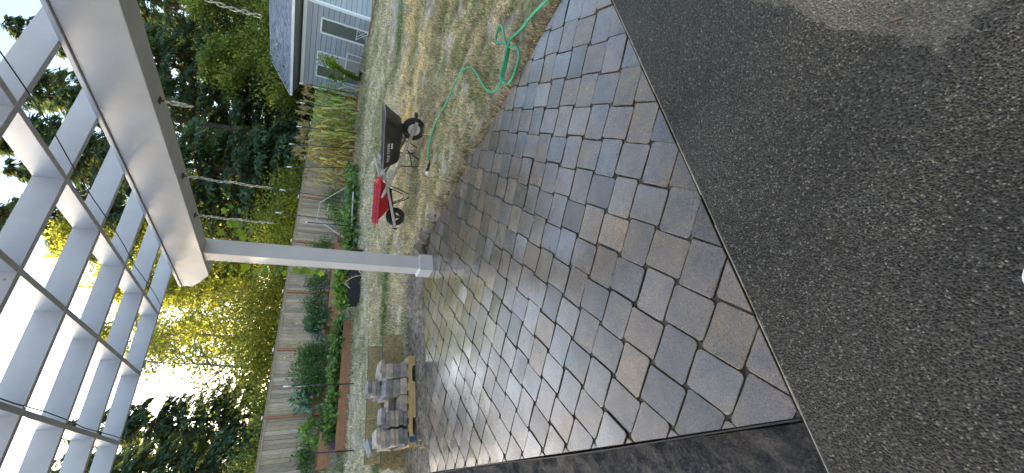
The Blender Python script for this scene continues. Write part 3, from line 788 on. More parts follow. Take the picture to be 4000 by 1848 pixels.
# ------------------------------------------------------------------ house
def house():
    X0, Y0, Y1, X1, ZT = 21.0, 13.30, 18.75, 25.2, 3.17
    h = empty('house', (X0, Y0, 0), 0, 'grey lap sided outbuilding with white trim, sliding glass door and shingled roof', 'house')
    L = lambda x, y, z: (x-X0, y-Y0, z)
    g = random.Random(8)
    def siding(name, a, b_, nrm, holes):
        mb = MB(); d = Vector((b_[0]-a[0], b_[1]-a[1], 0)); Ln = d.length; d.normalize(); nv = Vector((nrm[0], nrm[1], 0))
        z = .02
        while z < ZT-.15:
            zt = min(z+.232, ZT-.15); segs = [(0, Ln)]
            for (u0, u1, hz0, hz1) in holes:
                if zt > hz0+.01 and z < hz1-.01: segs = [q for s in segs for q in ((s[0], min(s[1], u0)), (max(s[0], u1), s[1])) if q[1]-q[0] > .01]
            for (u0, u1, hz0, hz1) in holes:
                if z < hz1 < zt-.01: segs.append((u0, u1, hz1))
            for sg in segs:
                s0, s1 = sg[:2]; z_, z = z, (sg[2] if len(sg) > 2 else z)
                p0 = Vector((a[0], a[1], 0)) + d*s0; p1 = Vector((a[0], a[1], 0)) + d*s1; k = g.uniform(.94, 1.06); c = (k, k, k, 1)
                v = [p0+nv*.026+Vector((0,0,z)), p1+nv*.026+Vector((0,0,z)), p1+nv*.006+Vector((0,0,zt)), p0+nv*.006+Vector((0,0,zt)), p0+Vector((0,0,z)), p1+Vector((0,0,z)), p1+nv*.002+Vector((0,0,zt)), p0+nv*.002+Vector((0,0,zt))]
                mb.add([L(*q) for q in v], [(0,1,2,3),(4,7,6,5),(0,4,5,1),(3,2,6,7),(0,3,7,4),(1,5,6,2)], 0, c); z = z_
            z += .25
        return mb.build(name, M['siding'], h)
    door = (14.02-Y0, 14.98-Y0, -.1, 2.37); win = (16.08-Y0, 17.88-Y0, -.1, 2.42)
    siding('wall', (X0, Y0), (X0, Y1), (-1, 0), [door, win])
    siding('wall', (X0, Y0), (X1, Y0), (0, -1), [])
    mb = MB(); mb.box(L(X0+.25, Y0+.05, -.2), L(X1, Y1, ZT)); mb.box(L(X0+.001, Y0+.05, -.2), L(X0+.249, 14.0, ZT-.02)); mb.box(L(X0+.001, 15.0, -.2), L(X0+.249, 16.06, ZT-.02)); mb.box(L(X0+.001, 17.9, -.2), L(X0+.249, Y1-.001, ZT-.02))
    mb.box(L(X0+.001, 14.001, 2.39), L(X0+.249, 17.899, ZT-.021))
    mb.build('lap_shade_core', M['black_poly'], h)  # black body seen through the siding slots, standing in for lap shadows
    t_ = MB()
    t_.box(L(X0-.030, Y0-.032, -.02), L(X0+.0, Y0+.11, 3.0)); t_.box(L(X0+.0005, Y0-.032, -.02), L(X0+.10, Y0-.0005, 3.0))
    t_.box(L(X0-.030, Y1-.11, -.02), L(X0-.0005, Y1+.02, 3.0)); t_.box(L(X0-.034, Y0-.036, 3.0005), L(X0-.0005, Y1+.02, ZT))
    t_.box(L(X0+.0005, Y0-.036, 3.0005), L(X1, Y0-.0005, ZT)); t_.box(L(23.9, Y0-.034, -.02), L(24.02, Y0-.001, 2.99))
    t_.build('trim', M['house_trim'], h, bevel=.004)
    fd = MB(); fd.box(L(X0-.05, Y0-.05, -.6), L(X1, Y1, -.025)); fd.build('foundation', M['house_trim'], h)
    # sliding door
    def frame(name, y0, y1, z0, z1, wd, mat, mull=None, thick=.05, x=X0-.025):
        m_ = MB(); m_.box(L(x-.012, y0, z0), L(x+thick, y0+wd, z1)); m_.box(L(x-.012, y1-wd, z0), L(x+thick, y1, z1))
        m_.box(L(x-.011, y0+wd+.0003, z1-wd), L(x+thick, y1-wd-.0003, z1)); m_.box(L(x-.011, y0+wd+.0003, z0), L(x+thick, y1-wd-.0003, z0+wd))
        if mull: m_.box(L(x-.010, mull, z0+wd+.0003), L(x+thick, mull+.05, z1-wd-.0003))
        return m_.build(name, mat, h, bevel=.004)
    d = frame('sliding_door', 14.03, 14.97, .005, 2.36, .085, M['house_trim'])
    pm = MB(); pm.box(L(X0+.008, 14.11, .085), L(X0+.016, 14.89, 2.28)); pm.build('pane', M['glass'], d)
    hm = MB(); hm.tube([L(X0-.04, 14.075, z) for z in (1.02, 1.05)] , .012, 8); hm.tube([L(X0-.035, 14.075, 1.04), L(X0-.085, 14.075+.03, 1.06), L(X0-.085, 14.075+.03, 1.24), L(X0-.035, 14.075, 1.26)], .012, 8); hm.build('handle', M['white_plastic'], d)
    wf = frame('window', 16.09, 17.87, -.02, 2.41, .085, M['house_trim'], 17.0)
    pm = MB(); pm.box(L(X0+.008, 16.17, .06), L(X0+.016, 17.0, 2.33)); pm.build('pane', M['blind'], wf)
    pm = MB(); pm.box(L(X0+.008, 17.05, .06), L(X0+.0165, 17.79, 2.33)); pm.build('pane', M['glass'], wf)
    lt = MB(); lt.box(L(22.0, Y0-.12, 2.15), L(22.22, Y0-.03, 2.42)); lt.lathe([(.0, 0), (.07, 0), (.06, .12), (.0, .13)], 12, 0, 'Z', L(22.11, Y0-.09, 2.02)); lt.build('wall_lamp', M['white_plastic'], h, bevel=.01)
    # roof
    ex, ez, rx, rz = 20.30, 3.60, 23.0, 4.97; y0, y1 = Y0-.75, Y1+.38
    n = 22; rm = MB()
    dv = Vector((rx-ex, 0, rz-ez)); nn = Vector((-dv.z, 0, dv.x)).normalized()
    for i in range(n):
        a = Vector((ex, 0, ez)) + dv*(i/n) - dv.normalized()*.01; b2 = Vector((ex, 0, ez)) + dv*((i+1)/n)
        y = y0 - g.uniform(0, .2)
        while y < y1:
            wd = g.uniform(.16, .34); ya, yb = max(y, y0), min(y+wd, y1); y += wd
            if yb <= ya: continue
            k = g.uniform(.7, 1.25); th = g.choice([.012, .018, .02])
            p = [a+nn*th, a+nn*th, b2+nn*.004, b2+nn*.004]
            v = [L(p[0].x, ya, p[0].z), L(p[1].x, yb, p[1].z), L(p[2].x, yb, p[2].z), L(p[3].x, ya, p[3].z), L(a.x, ya, a.z), L(a.x, yb, a.z)]
            rm.add(v, [(0,1,2,3), (4,5,1,0)], 0, (k, k, k*1.03, 1))
    ro = rm.build('roof', M['shingle'], h, flip=False)
    us = MB(); q0 = Vector((ex, 0, ez)); q1 = Vector((rx, 0, rz))
    us.add([L(q0.x, y0, q0.z-.03), L(q0.x, y1, q0.z-.03), L(q1.x, y1, q1.z-.03), L(q1.x, y0, q1.z-.03), L(q0.x, y0, q0.z-.001), L(q0.x, y1, q0.z-.001), L(q1.x, y1, q1.z-.001), L(q1.x, y0, q1.z-.001)],
           [(0,3,2,1),(4,5,6,7),(0,1,5,4),(1,2,6,5),(2,3,7,6),(3,0,4,7)]); us.build('roof_deck', M['house_trim'], ro)
    bk = MB(); bk.add([L(rx, y0, rz), L(rx, y1, rz), L(rx+2.7, y1, ez), L(rx+2.7, y0, ez)], [(0,1,2,3)]); bk.build('rear_slope', M['shingle'], ro)
    fa = MB(); fa.box(L(ex-.03, y0-.02, ez-.115), L(ex-.001, y1+.02, ez+.012)); fa.bar(L(ex, y1+.012, ez-.05), L(rx, y1+.012, rz-.05), .024, .13, (0, 0, 1)); fa.bar(L(ex, y0-.012, ez-.05), L(rx, y0-.012, rz-.05), .024, .13, (0, 0, 1)); fa.build('fascia', M['house_trim'], ro)
    so = MB(); so.add([L(ex+.001, y0, ez-.11), L(ex+.001, y1, ez-.11), L(X0+.3, y1, ZT+.02), L(X0+.3, y0, ZT+.02)], [(0,3,2,1)])
    so.build('eave_soffit', M['soffit'], ro)
    ga = MB()
    for yy in (Y0+.06, Y1-.02): ga.add([L(X0+.26, yy, ZT-.05), L(X1, yy, ZT-.05), L(X1, yy, 3.75), L(rx, yy, rz-.06), L(X0+.26, yy, 3.85)], [(0,1,2,3,4)])
    ga.build('gable', M['siding'], h)
house()
# things standing against the house
sc = empty('window_screen', (20.90, 15.70, 0), 0, 'white framed window screen leaning below the grey house window', 'screen')
mb = MB()
for a, b_ in (((0,0,.05),(.05,.0,.90)), ((0,2.32,.03),(.05,2.28,.88))): mb.bar(a, b_, .05, .02, (1,0,0))
mb.bar((0,-.02,.02),(0,2.34,.0),.02,.05); mb.bar((.05,-.02,.90),(.05,2.30,.88),.02,.05); mb.build('screen_frame', M['house_trim'], sc)
mb = MB()
for k in range(1, 46): mb.bar((.012, .05*k, .04), (.058, .05*k, .88), .004, .003, (1,0,0))
for k in range(1, 16): mb.bar((.01+.003*k, .02, .02+.056*k), (.01+.003*k, 2.29, .01+.056*k), .003, .004)
mb.build('screen_mesh', M['soffit'], sc)
st = empty('folding_stand', (20.35, 14.0, 0), 0, 'small white folding stand with crossed legs in front of the sliding door', 'stand')
mb = MB()
for dx in (0, .22):
    mb.tube([(dx, -.30, .0), (dx, .26, .60)], .014, 8); mb.tube([(dx+.02, .30, .0), (dx+.02, -.26, .60)], .014, 8)
mb.build('cross_legs', M['white_plastic'], st)
mb = MB(); mb.tube([(0, .26, .60), (.24, .26, .60)], .014); mb.tube([(0, -.26, .60), (.24, -.26, .60)], .014); mb.tube([(0, -.26, .61), (0, .30, .61)], .016); mb.build('top_rail', M['white_plastic'], st)
mb = MB(); mb.tube([(20.78, 18.35, -.05), (20.92, 17.86, 2.12)], .017, 8); mb.box((20.72, 18.18, -.06), (20.84, 18.52, .05))
tag(mb.build('push_broom', M['pale_wood']), 'long handled broom leaning on the grey house wall near its corner', 'broom')
pt = empty('plant_pot', (18.6, 15.05, 0), 0, 'black pot with a yellow green vine trained up a dark stake', 'potted plant')
mb = MB(); mb.lathe([(.0, .0), (.15, 0), (.19, .34), (.205, .34), (.205, .38), (.18, .38), (.17, .33), (0, .32)], 24, 0, 'Z', (0,0,-.1)); mb.build('pot', M['black_poly'], pt, smooth=True)
mb = MB(); mb.tube([(0,0,.0),(.02,-.1,1.9)], .014, 8); mb.build('stake', M['black_metal'], pt)
g = np.random.default_rng(77); n = 1500; s = g.random(n)
path = np.stack([.0*s, .25-.62*s**1.5, .2+1.75*s], 1); r_ = .06+.20*smooth(.55, 1.0, s)
C = path + g.normal(0, 1, (n, 3))*r_[:, None]*.75; k = g.random(n) < .14; C[k] = np.array([0, .45, 1.75]) + np.stack([g.normal(0, .05, k.sum()), .25*g.random(k.sum()), -1.0*g.random(k.sum())**1.3], 1)
D = unit(n, g) + np.array([0, 0, -.5]); cols = np.array([(1.2,1.1,.7), (.8,.9,.8), (1.5,1.2,.6)])[g.integers(0, 3, n)]*g.uniform(.6, 1.3, (n, 1)); ln = g.uniform(.08, .15, n)
leafobj('vine', C, D, unit(n, g)+np.array([-.6, 0, .6]), ln, ln*.7, cols, M['vine_leaf'], parent=pt)
mb = MB(); mb.box((19.9, 12.6, -.05), (20.0, 9.0, .10)); mb.box((19.9, 12.7, -.05), (20.0, 13.6, .10))
tag(mb.build('border_board', M['stain_wood']), 'long red brown board edging the lawn in front of the house', 'border board')

# ------------------------------------------------------------------ raised beds
def raised_bed(x0, x1, y0, y1, z0, h, lab, rz=0, name='raised_bed', th=.042):
    b_ = empty(name, (x0, y0, z0), rz, lab, 'raised bed', 'red brown wooden raised beds'); W, D = x1-x0, y1-y0; g = random.Random(int(x0*100))
    for a, c in (((0,0,-.15),(W,th,h)), ((0,D-th,-.15),(W,D,h)), ((0,th+.0005,-.15),(th,D-th-.0005,h)), ((W-th,th+.0005,-.15),(W,D-th-.0005,h))):
        k = g.uniform(.85, 1.15); mb = MB(); mb.box(a, c, 0, None, (k, k, k, 1)); mb.build('side_board', M['stain_wood'], b_, bevel=.004)
    for px, py in ((th+.0005, th+.0005), (W-th-.0605, th+.0005), (th+.0005, D-th-.0605), (W-th-.0605, D-th-.0605)):
        mb = MB(); mb.box((px, py, -.1), (px+.06, py+.06, h-.02)); mb.build('corner_post', M['raw_wood'], b_)
    mb = MB(); n = 8; vs_ = [(th+(W-2*th)*i/n, th+(D-2*th)*j/n, h-.10+.03*math.sin(i*2.3+j*1.7)) for j in range(n+1) for i in range(n+1)]
    mb.add(vs_, [(j*(n+1)+i, j*(n+1)+i+1, (j+1)*(n+1)+i+1, (j+1)*(n+1)+i) for j in range(n) for i in range(n)]); mb.build('soil', M['soil'], b_)
    return b_
raised_bed(.88, 4.80, 13.86, 15.0, -.02, .31, 'long red brown raised bed of low leafy plants nearest the lawn')
raised_bed(.52, 2.1, 15.7, 16.9, .24, .38, 'low end raised bed with a bare corner, behind the long front bed')
raised_bed(2.2, 3.45, 16.2, 17.1, .45, .42, 'small raised bed against the fence behind the blue green kale')
raised_bed(5.25, 8.9, 15.9, 17.0, .30, .40, 'red brown raised bed behind the black fabric planter')
raised_bed(12.0, 18.2, 15.3, 16.7, -.06, .27, 'long red brown raised bed holding the corn')
raised_bed(8.95, 10.2, 15.6, 16.6, .24, .30, 'red brown bed end under the bean trellis')
gb = empty('fabric_planter', (4.9, 12.45, -.02), R(-8), 'black fabric planter spilling bright green leaves', 'planter')
mb = MB(); n = 18
for (za, zb, e) in ((-.02, .40, 0),):
    P = []
    for k in range(n*2):
        u = k/(n*2)*4; W, D = 1.75, .75
        q = [(u*W, 0), (W, (u-1)*D), (W-(u-2)*W, D), (0, D-(u-3)*D)][int(u)]; P.append(q)
    N_ = len(P); vs_ = [(x+.02*math.sin(i*2.1), y+.02*math.cos(i*1.7), za) for i, (x, y) in enumerate(P)] + [(x+.025*math.sin(i*1.3), y+.02*math.cos(i*2.9), zb+.02*math.sin(i*1.9)) for i, (x, y) in enumerate(P)] + [(.875+(x-.875)*.95, .375+(y-.375)*.9, zb-.08) for x, y in P]
    mb.add(vs_, [(i, (i+1) % N_, N_+(i+1) % N_, N_+i) for i in range(N_)] + [(N_+i, N_+(i+1) % N_, 2*N_+(i+1) % N_, 2*N_+i) for i in range(N_)] + [tuple(range(2*N_, 3*N_))])
mb.build('fabric_sides', M['black_fabric'], gb)

# ------------------------------------------------------------------ vegetables
G1 = [(1, 1, 1), (1.25, 1.1, .9), (.75, .85, .9), (1.7, 1.35, .7)]; DK = [(.45, .55, .6), (.6, .7, .7), (.8, .85, .7)]; KA = [(1.2, 1.15, 2.8), (.9, .95, 2.4), (1.7, 1.5, 3.4)]; BR = [(1.9, 1.7, .8), (1.5, 1.5, .8), (1.2, 1.3, .9)]
def veg(name, x, y, rx, ry, h, n, L_, lab, pal, seed, group=None, cat=None, z=None, **k):
    return bush(name, x, y, rx, ry, h, n, L_, lab, pal, 'veg_leaf', seed, cat or 'plant', group, z, **k)
bl = ['low bean plant at the low end of the front bed', 'bean plant second from the low end of the front bed', 'bean plant beside the black netting stake in the front bed', 'bean plant in the middle of the front bed', 'bean plant with pale leaves near the tall tomato mass', 'bean plant with yellowing leaves over the front board', 'bean plant third from the post end of the front bed', 'bean plant second from the post end of the front bed', 'bean plant at the post end of the front bed']
for i in range(9):
    x = 1.75 + .37*i
    veg('bean_plant', x, 14.22+.1*(i % 2), .33, .38, .46+.05*math.sin(i*2), 300, .13, bl[i], G1, 100+i, 'bean plants in the front raised bed', z=.20, wr=.75, up=.35)
veg('eggplant', 1.75, 14.6, .36, .36, .62, 240, .17, 'dark blue green plant with large leaves in the front bed', DK, 120, z=.20, wr=.55)
veg('eggplant', 1.35, 14.35, .28, .3, .42, 200, .15, 'smaller dark leaved plant near the bare end of the front bed', DK, 121, z=.2, wr=.55)
lv = veg('flowering_herb', 1.0, 14.15, .20, .25, .22, 260, .035, 'purple flowering low herb at the bare end of the front bed', [(1, 1, 1), (1.6, 1.4, 1.6)], 122, z=.24); lv.children[0].data.materials[0] = M['flower']
veg('tomato_plant', 3.75, 15.75, .72, .5, 1.65, 3000, .085, 'big round tomato bush above the middle of the front bed', DK+[(1.0, 1.0, .8)], 130, z=.25, wr=.5, clumps=60)
veg('tomato_plant', 4.2, 15.9, .55, .5, 1.45, 1700, .085, 'tomato bush merging into the big one on its post side', DK+[(1.0, 1.0, .8)], 131, z=.3, wr=.5, clumps=40)
veg('tomato_plant', 3.15, 15.8, .42, .4, 1.2, 1100, .085, 'tomato bush merging into the big one on its kale side', DK+[(1.0, 1.0, .8)], 132, z=.3, wr=.5)
veg('kale_plant', 2.62, 16.0, .34, .3, 1.05, 170, .23, 'blue green kale at the low side of the tomato bush', KA, 133, z=.55, wr=.6, shell=.7)
veg('kale_plant', 5.35, 16.0, .45, .4, .95, 260, .25, 'big dark blue green kale at the end of the second bed', [(.55, .65, 1.2), (.75, .85, 1.5), (.9, .95, 1.6)], 134, z=.55, wr=.55, shell=.7)
veg('tomato_plant', 6.2, 16.3, .55, .45, 1.15, 1500, .085, 'bushy tomato plant beside the big dark kale', DK+[(1, 1, .8)], 135, z=.6, wr=.5, clumps=40)
veg('tomato_plant', 7.2, 16.3, .55, .45, 1.1, 1500, .085, 'bushy tomato plant just left of the white post', DK+[(1, 1, .8)], 136, z=.6, wr=.5, clumps=40)
veg('tomato_plant', 8.6, 16.2, .55, .5, 1.25, 1500, .09, 'bushy tomato plant just right of the white post', DK+[(1, 1, .8)], 137, z=.5, wr=.5, clumps=40)
veg('pepper_plant', 1.75, 16.3, .36, .3, .75, 420, .10, 'bright green plant by the fence post at the low end', BR, 138, z=.55)
veg('lettuce', 1.3, 15.95, .2, .16, .28, 120, .12, 'bright lime green leafy plant at the bare bed corner', BR, 139, z=.55)
veg('pumpkin_vine', .75, 16.9, .55, .4, .85, 900, .075, 'sprawling green plant at the low edge of the photo by the fence', DK+G1[:2], 140, z=.45)
veg('pumpkin_vine', 1.15, 17.1, .4, .25, 1.0, 380, .09, 'leafy climber between the low end bed and the fence', DK+BR[:1], 141, z=.5)
for i, (x, y, r, h) in enumerate([(5.05, 12.75, .34, .42), (5.5, 12.7, .4, .5), (5.95, 12.7, .4, .52), (6.4, 12.65, .35, .45)]):
    veg('squash_plant', x, y, r, .35, h, 190, .15, ['trailing bright green plant at the low end of the black planter', 'bright leafy plant second from the low end of the black planter', 'tall bright leafy plant in the black planter near the post', 'bright leafy plant at the far end of the black planter behind the post'][i], BR+G1[:1], 150+i, 'bright plants in the black planter', z=.32, wr=.85)
sq = ['squash with big pale leaves at the end of the corn bed', 'squash with yellowing leaves below the trellis', 'squash plant between the two black stakes', 'squash plant spreading over the bed edge under the trellis', 'squash plant nearest the white post', 'squash plant hugging the ground by the red wheelbarrow']
for i, (x, y, r, h) in enumerate([(11.6, 14.7, .55, .62), (10.8, 14.4, .5, .55), (10.0, 14.3, .5, .6), (9.2, 14.2, .55, .62), (8.4, 14.0, .55, .7), (7.7, 13.9, .5, .6)]):
    veg('squash_plant', x, y, r, .4, h, 260, .17, sq[i], G1+KA[:1], 160+i, 'squash plants along the lawn edge', wr=.9)
veg('bean_vine', 9.9, 15.3, .65, .3, 1.25, 520, .11, 'climbing bean on the pale wooden trellis', G1, 170, z=.1)
veg('tomato_plant', 11.0, 15.9, .65, .4, 1.25, 1300, .08, 'dark leggy tomato plant between trellis and corn', DK, 171, z=.2, wr=.5)

# trellis of pale sticks
tr = empty('trellis', (9.3, 15.15, .1), 0, 'pale wooden trellis of upright sticks and crossbars over the beans', 'trellis')
mb = MB()
for k in range(8): mb.bar((.14*k, .1, .2), (.14*k, .12, 1.38+.03*(k % 3)), .012, .012)
mb.build('stick', M['raw_wood'], tr)
mb = MB(); mb.bar((-.05, .08, 1.36), (1.08, .08, 1.30), .035, .03); mb.bar((.62, .08, 1.0), (1.02, .08, .97), .03, .03); mb.build('crossbar', M['pale_wood'], tr)
mb = MB(); mb.bar((1.0, .05, 1.3), (2.0, -.4, .05), .03, .03, (0, 1, 0)); mb.bar((.1, .05, 1.28), (-1.0, -.4, .05), .03, .03, (0, 1, 0)); mb.build('brace', M['pale_wood'], tr)
mb = MB(); mb.tube([(8.3, 13.75, .26), (10.1, 13.85, .27)], .03, 8)
tag(mb.build('pale_pipe', M['pale_wood']), 'pale pipe lying along the squash plants', 'pipe')

# netting stakes
def stake(x, y, z0, z1, lab, lean=(0, 0), white=.16):
    s = empty('netting_stake', (x, y, z0), 0, lab, 'stake', 'black garden netting stakes'); h = z1-z0
    mb = MB(); mb.tube([(0,0,-.1), (lean[0]*(h-white)/h, lean[1], h-white)], .017, 8); mb.build('stake_pole', M['black_metal'], s, smooth=True)
    if white: mb = MB(); mb.tube([(lean[0]*(h-white)/h, lean[1], h-white), (lean[0], lean[1], h)], .022, 8); mb.build('stake_tip', M['white_plastic'], s, smooth=True)
stake(2.48, 12.7, 0, 1.80, 'black stake with a white tip standing in front of the tomato bush', (.03, 0), .20)
stake(.72, 12.2, 0, 1.05, 'short plain black stake at the bare corner of the front bed', (.06, 0), 0)
stake(5.45, 12.75, 0, 1.62, 'thick plain black stake behind the black fabric planter', (0, 0), 0)
stake(8.05, 13.1, 0, 1.80, 'black stake with curled white tag beside the white post', (-.06, 0), .05)
stake(9.45, 15.1, .1, 2.90, 'tall black stake with white tip seen against the yellow leaves', (.05, 0), .2)
stake(10.55, 15.1, .1, 2.90, 'tall black stake with white tip beside the fence post right of the trellis', (.05, 0), .2)
stake(7.9, 15.2, .2, 2.15, 'black stake with white tip close behind the white post', (.05, 0), .2)
for i, (x, x2, z) in enumerate([(12.5, 11.83, 2.80), (13.6, 13.1, 2.87), (14.6, 14.2, 2.70), (16.1, 15.7, 2.72), (17.3, 17.0, 2.9)]):
    stake(x, 15.15, -.05, z, ['black stake leaning at the trellis end of the corn, white tip above the fence', 'black stake second from the trellis end of the corn', 'black stake in the middle of the corn', 'black stake second from the house end of the corn', 'black stake at the house end of the corn'][i], (x2-x, 0), .20)

# corn
def corn_parts(seed, dry):
    g = random.Random(seed); H = g.uniform(2.12, 2.42); a = MB(); lx, ly = g.uniform(-.12, .12), g.uniform(-.1, .1)
    gc = (.75, 1.15, .65, 1); dc = (1.75, 1.35, 1.0, 1); yc = (1.25, 1.3, .7, 1)
    st_ = [(lx*s*s, ly*s*s, H*s) for s in (0, .25, .5, .75, 1)]; a.tube(st_, [.016, .015, .013, .010, .007], 6, col=dc if dry > .5 else yc)
    for k in range(11):
        s = .12+.075*k; z = H*s; an = (k % 2)*math.pi + g.uniform(-.6, .6) + seed; L_ = g.uniform(.5, .85)*(1.1-.5*abs(s-.5)); up = g.uniform(.3, .9); dr = g.uniform(.7, 1.6)
        pts = []
        for u in (0, .2, .4, .6, .8, 1): r_ = L_*u*(1-.22*u); pts.append((lx*s*s+math.cos(an)*r_, ly*s*s+math.sin(an)*r_, z + up*L_*u - dr*L_*u*u))
        wd = g.uniform(.075, .115); low = s < .45
        c = dc if (g.random() < dry + .35*low) else (gc if g.random() < .6 else yc); f = g.uniform(.7, 1.25); c = (c[0]*f, c[1]*f, c[2]*f, 1)
        a.strip(pts, [wd*.6, wd, wd*1.05, wd*.85, wd*.5, .004], (0, 0, 1), 0, c)
    if g.random() < .7: a.tube([(lx*.2+.02, ly*.2, H*.48), (lx*.25+.07, ly*.25+.02, H*.57), (lx*.25+.09, ly*.25+.02, H*.61)], [.018, .026, .006], 7, col=yc)
    t_ = MB()
    for k in range(9):
        an = g.uniform(0, 6.28); sp = 0 if k == 0 else g.uniform(.25, .9); L_ = g.uniform(.22, .38)
        pts = [(lx+math.cos(an)*sp*L_*u*.7, ly+math.sin(an)*sp*L_*u*.7, H + .05*(k > 0) + L_*u*(1-.55*sp*u)) for u in (0, .35, .7, 1)]
        t_.strip(pts, [.022, .032, .028, .010], (math.sin(an), -math.cos(an), .3), 0, (1.15, 1.08, .9, 1)); t_.strip(pts, [.022, .032, .028, .010], (math.cos(an), math.sin(an), .3), 0, (.9, .82, .65, 1))
    return a, t_
CP = []
for i, (seed, dry) in enumerate([(1, .15), (2, .25), (3, .35), (4, .55), (5, .8), (6, .9)]):
    a, t_ = corn_parts(seed, dry); CP.append((a, t_))
CM = [None]*6; g = random.Random(17)
for r_ in range(4):
    for k in range(17):
        x = 12.25 + .34*k + g.uniform(-.08, .08); y = 15.5 + .32*r_ + g.uniform(-.07, .07)
        if g.random() < .10: continue
        u = (x-12.2)/5.6; v = min(5, max(0, int((1-u)*5.2 + g.uniform(-.9, .9))))
        lab, grp = [('tall green corn stalk with tan tassel at the house end of the corn bed', 'green corn stalks at the house end'), ('tall corn stalk with green and yellow leaves in the middle of the corn bed', 'half green corn stalks in the middle'), ('drying tan corn stalk at the trellis end of the corn bed', 'dry corn stalks at the trellis end')][0 if u > .62 else 1 if u > .3 else 2]
        if CM[v] is None:
            o = CP[v][0].build('corn_stalk', M['corn_leaf'], flip=False); ta = CP[v][1].build('tassel', M['straw'], o, flip=False); CM[v] = o
        else: o = copy_tree(CM[v])
        sc_ = g.uniform(.9, 1.08)*(1.0 if u > .15 else .75); o.location = (x, y, .12); o.rotation_euler = (g.gauss(0, .05), g.gauss(0, .05), g.uniform(0, 6.28)); o.scale = (sc_, sc_, sc_)
        tag(o, lab, 'corn', grp)

# ------------------------------------------------------------------ wheelbarrows
def loft(mb, rings, mi=0, close_bottom=True, col=None):
    n = len(rings[0]); vs_ = [p for r_ in rings for p in r_]; fs = []
    for l in range(len(rings)-1):
        for k in range(n): k2 = (k+1) % n; fs.append((l*n+k, l*n+k2, (l+1)*n+k2, (l+1)*n+k))
    if close_bottom: fs.append(tuple(range(n)))
    mb.add(vs_, fs, mi, col)
def rrect(x0, x1, w0, w1, z0, z1, rad, n=5):
    """rounded rectangle, x from x0 (rear) to x1 (front), half widths w0 rear, w1 front"""
    P = []
    for cx, cy, a0, zz in ((x1-rad, w1-rad, 0, z1), (x0+rad, w0-rad, 90, z0), (x0+rad, -(w0-rad), 180, z0), (x1-rad, -(w1-rad), 270, z1)):
        for k in range(n): th = R(a0+90*k/(n-1)); P.append((cx+rad*math.cos(th), cy+rad*math.sin(th), zz))
    return P
def wheel(parent, Rw, wd, rimr, rim_mat, z, spokes=None):
    wl = empty('wheel', (0, 0, z)); wl.parent = parent; wl.location = (0, 0, z)
    t_ = MB(); pr = []
    for k in range(13):
        th = math.pi*(-.5 + k/12); pr.append((Rw - (Rw-rimr)*.5 + (Rw-rimr)*.5*math.cos(th)*1.0, wd/2*math.sin(th)))
    pr = [(rimr, -wd*.36)] + pr + [(rimr, wd*.36)]
    t_.lathe(pr, 40, 0, 'Y')
    for k in range(40):
        for s in (-1, 1):
            th = 2*math.pi*(k+.25*s)/40; M4 = Matrix.Rotation(-th, 4, 'Y') @ Matrix.Translation((Rw-.003, s*wd*.2, 0)) @ Matrix.Rotation(R(25*s), 4, 'X')
            t_.box((-.006, -wd*.16, -.006), (.005, wd*.16, .006), 0, M4)
    t_.build('tyre', M['rubber'], wl, smooth=False)
    r_ = MB()
    if spokes:
        r_.lathe([(rimr*1.02, -wd*.3), (rimr*1.02, wd*.3), (rimr*.86, wd*.3), (rimr*.86, -wd*.3), (rimr*1.02, -wd*.3)], 36, 0, 'Y')
        for k in range(spokes):
            th = 2*math.pi*k/spokes + .5; c, s = math.cos(th), math.sin(th); p = (-s, 0, c)
            q = lambda rr, ww, y: (c*rr + p[0]*ww, y, s*rr + p[2]*ww)
            vs_ = [q(.02, -.03, -.018), q(.02, .03, -.018), q(rimr*.9, .025, -.02), q(rimr*.9, -.025, -.02), q(.02, -.03, .018), q(.02, .03, .018), q(rimr*.9, .025, .02), q(rimr*.9, -.025, .02)]
            r_.add(vs_, [(0,3,2,1),(4,5,6,7),(0,1,5,4),(1,2,6,5),(2,3,7,6),(3,0,4,7)])
        r_.lathe([(.0, -.045), (.035, -.045), (.035, .045), (0, .045)], 16, 0, 'Y')
    else:
        r_.lathe([(rimr*1.03, -wd*.34), (rimr*1.03, -wd*.30), (rimr*.88, -wd*.28), (rimr*.80, -wd*.10), (.05, -wd*.13), (.035, -wd*.32), (0, -wd*.32)], 36, 0, 'Y')
        r_.lathe([(rimr*1.03, wd*.34), (rimr*1.03, wd*.30), (rimr*.88, wd*.28), (rimr*.80, wd*.10), (.05, wd*.13), (.035, wd*.32), (0, wd*.32)], 36, 0, 'Y')
    r_.build('rim', rim_mat, wl, smooth=False); return wl
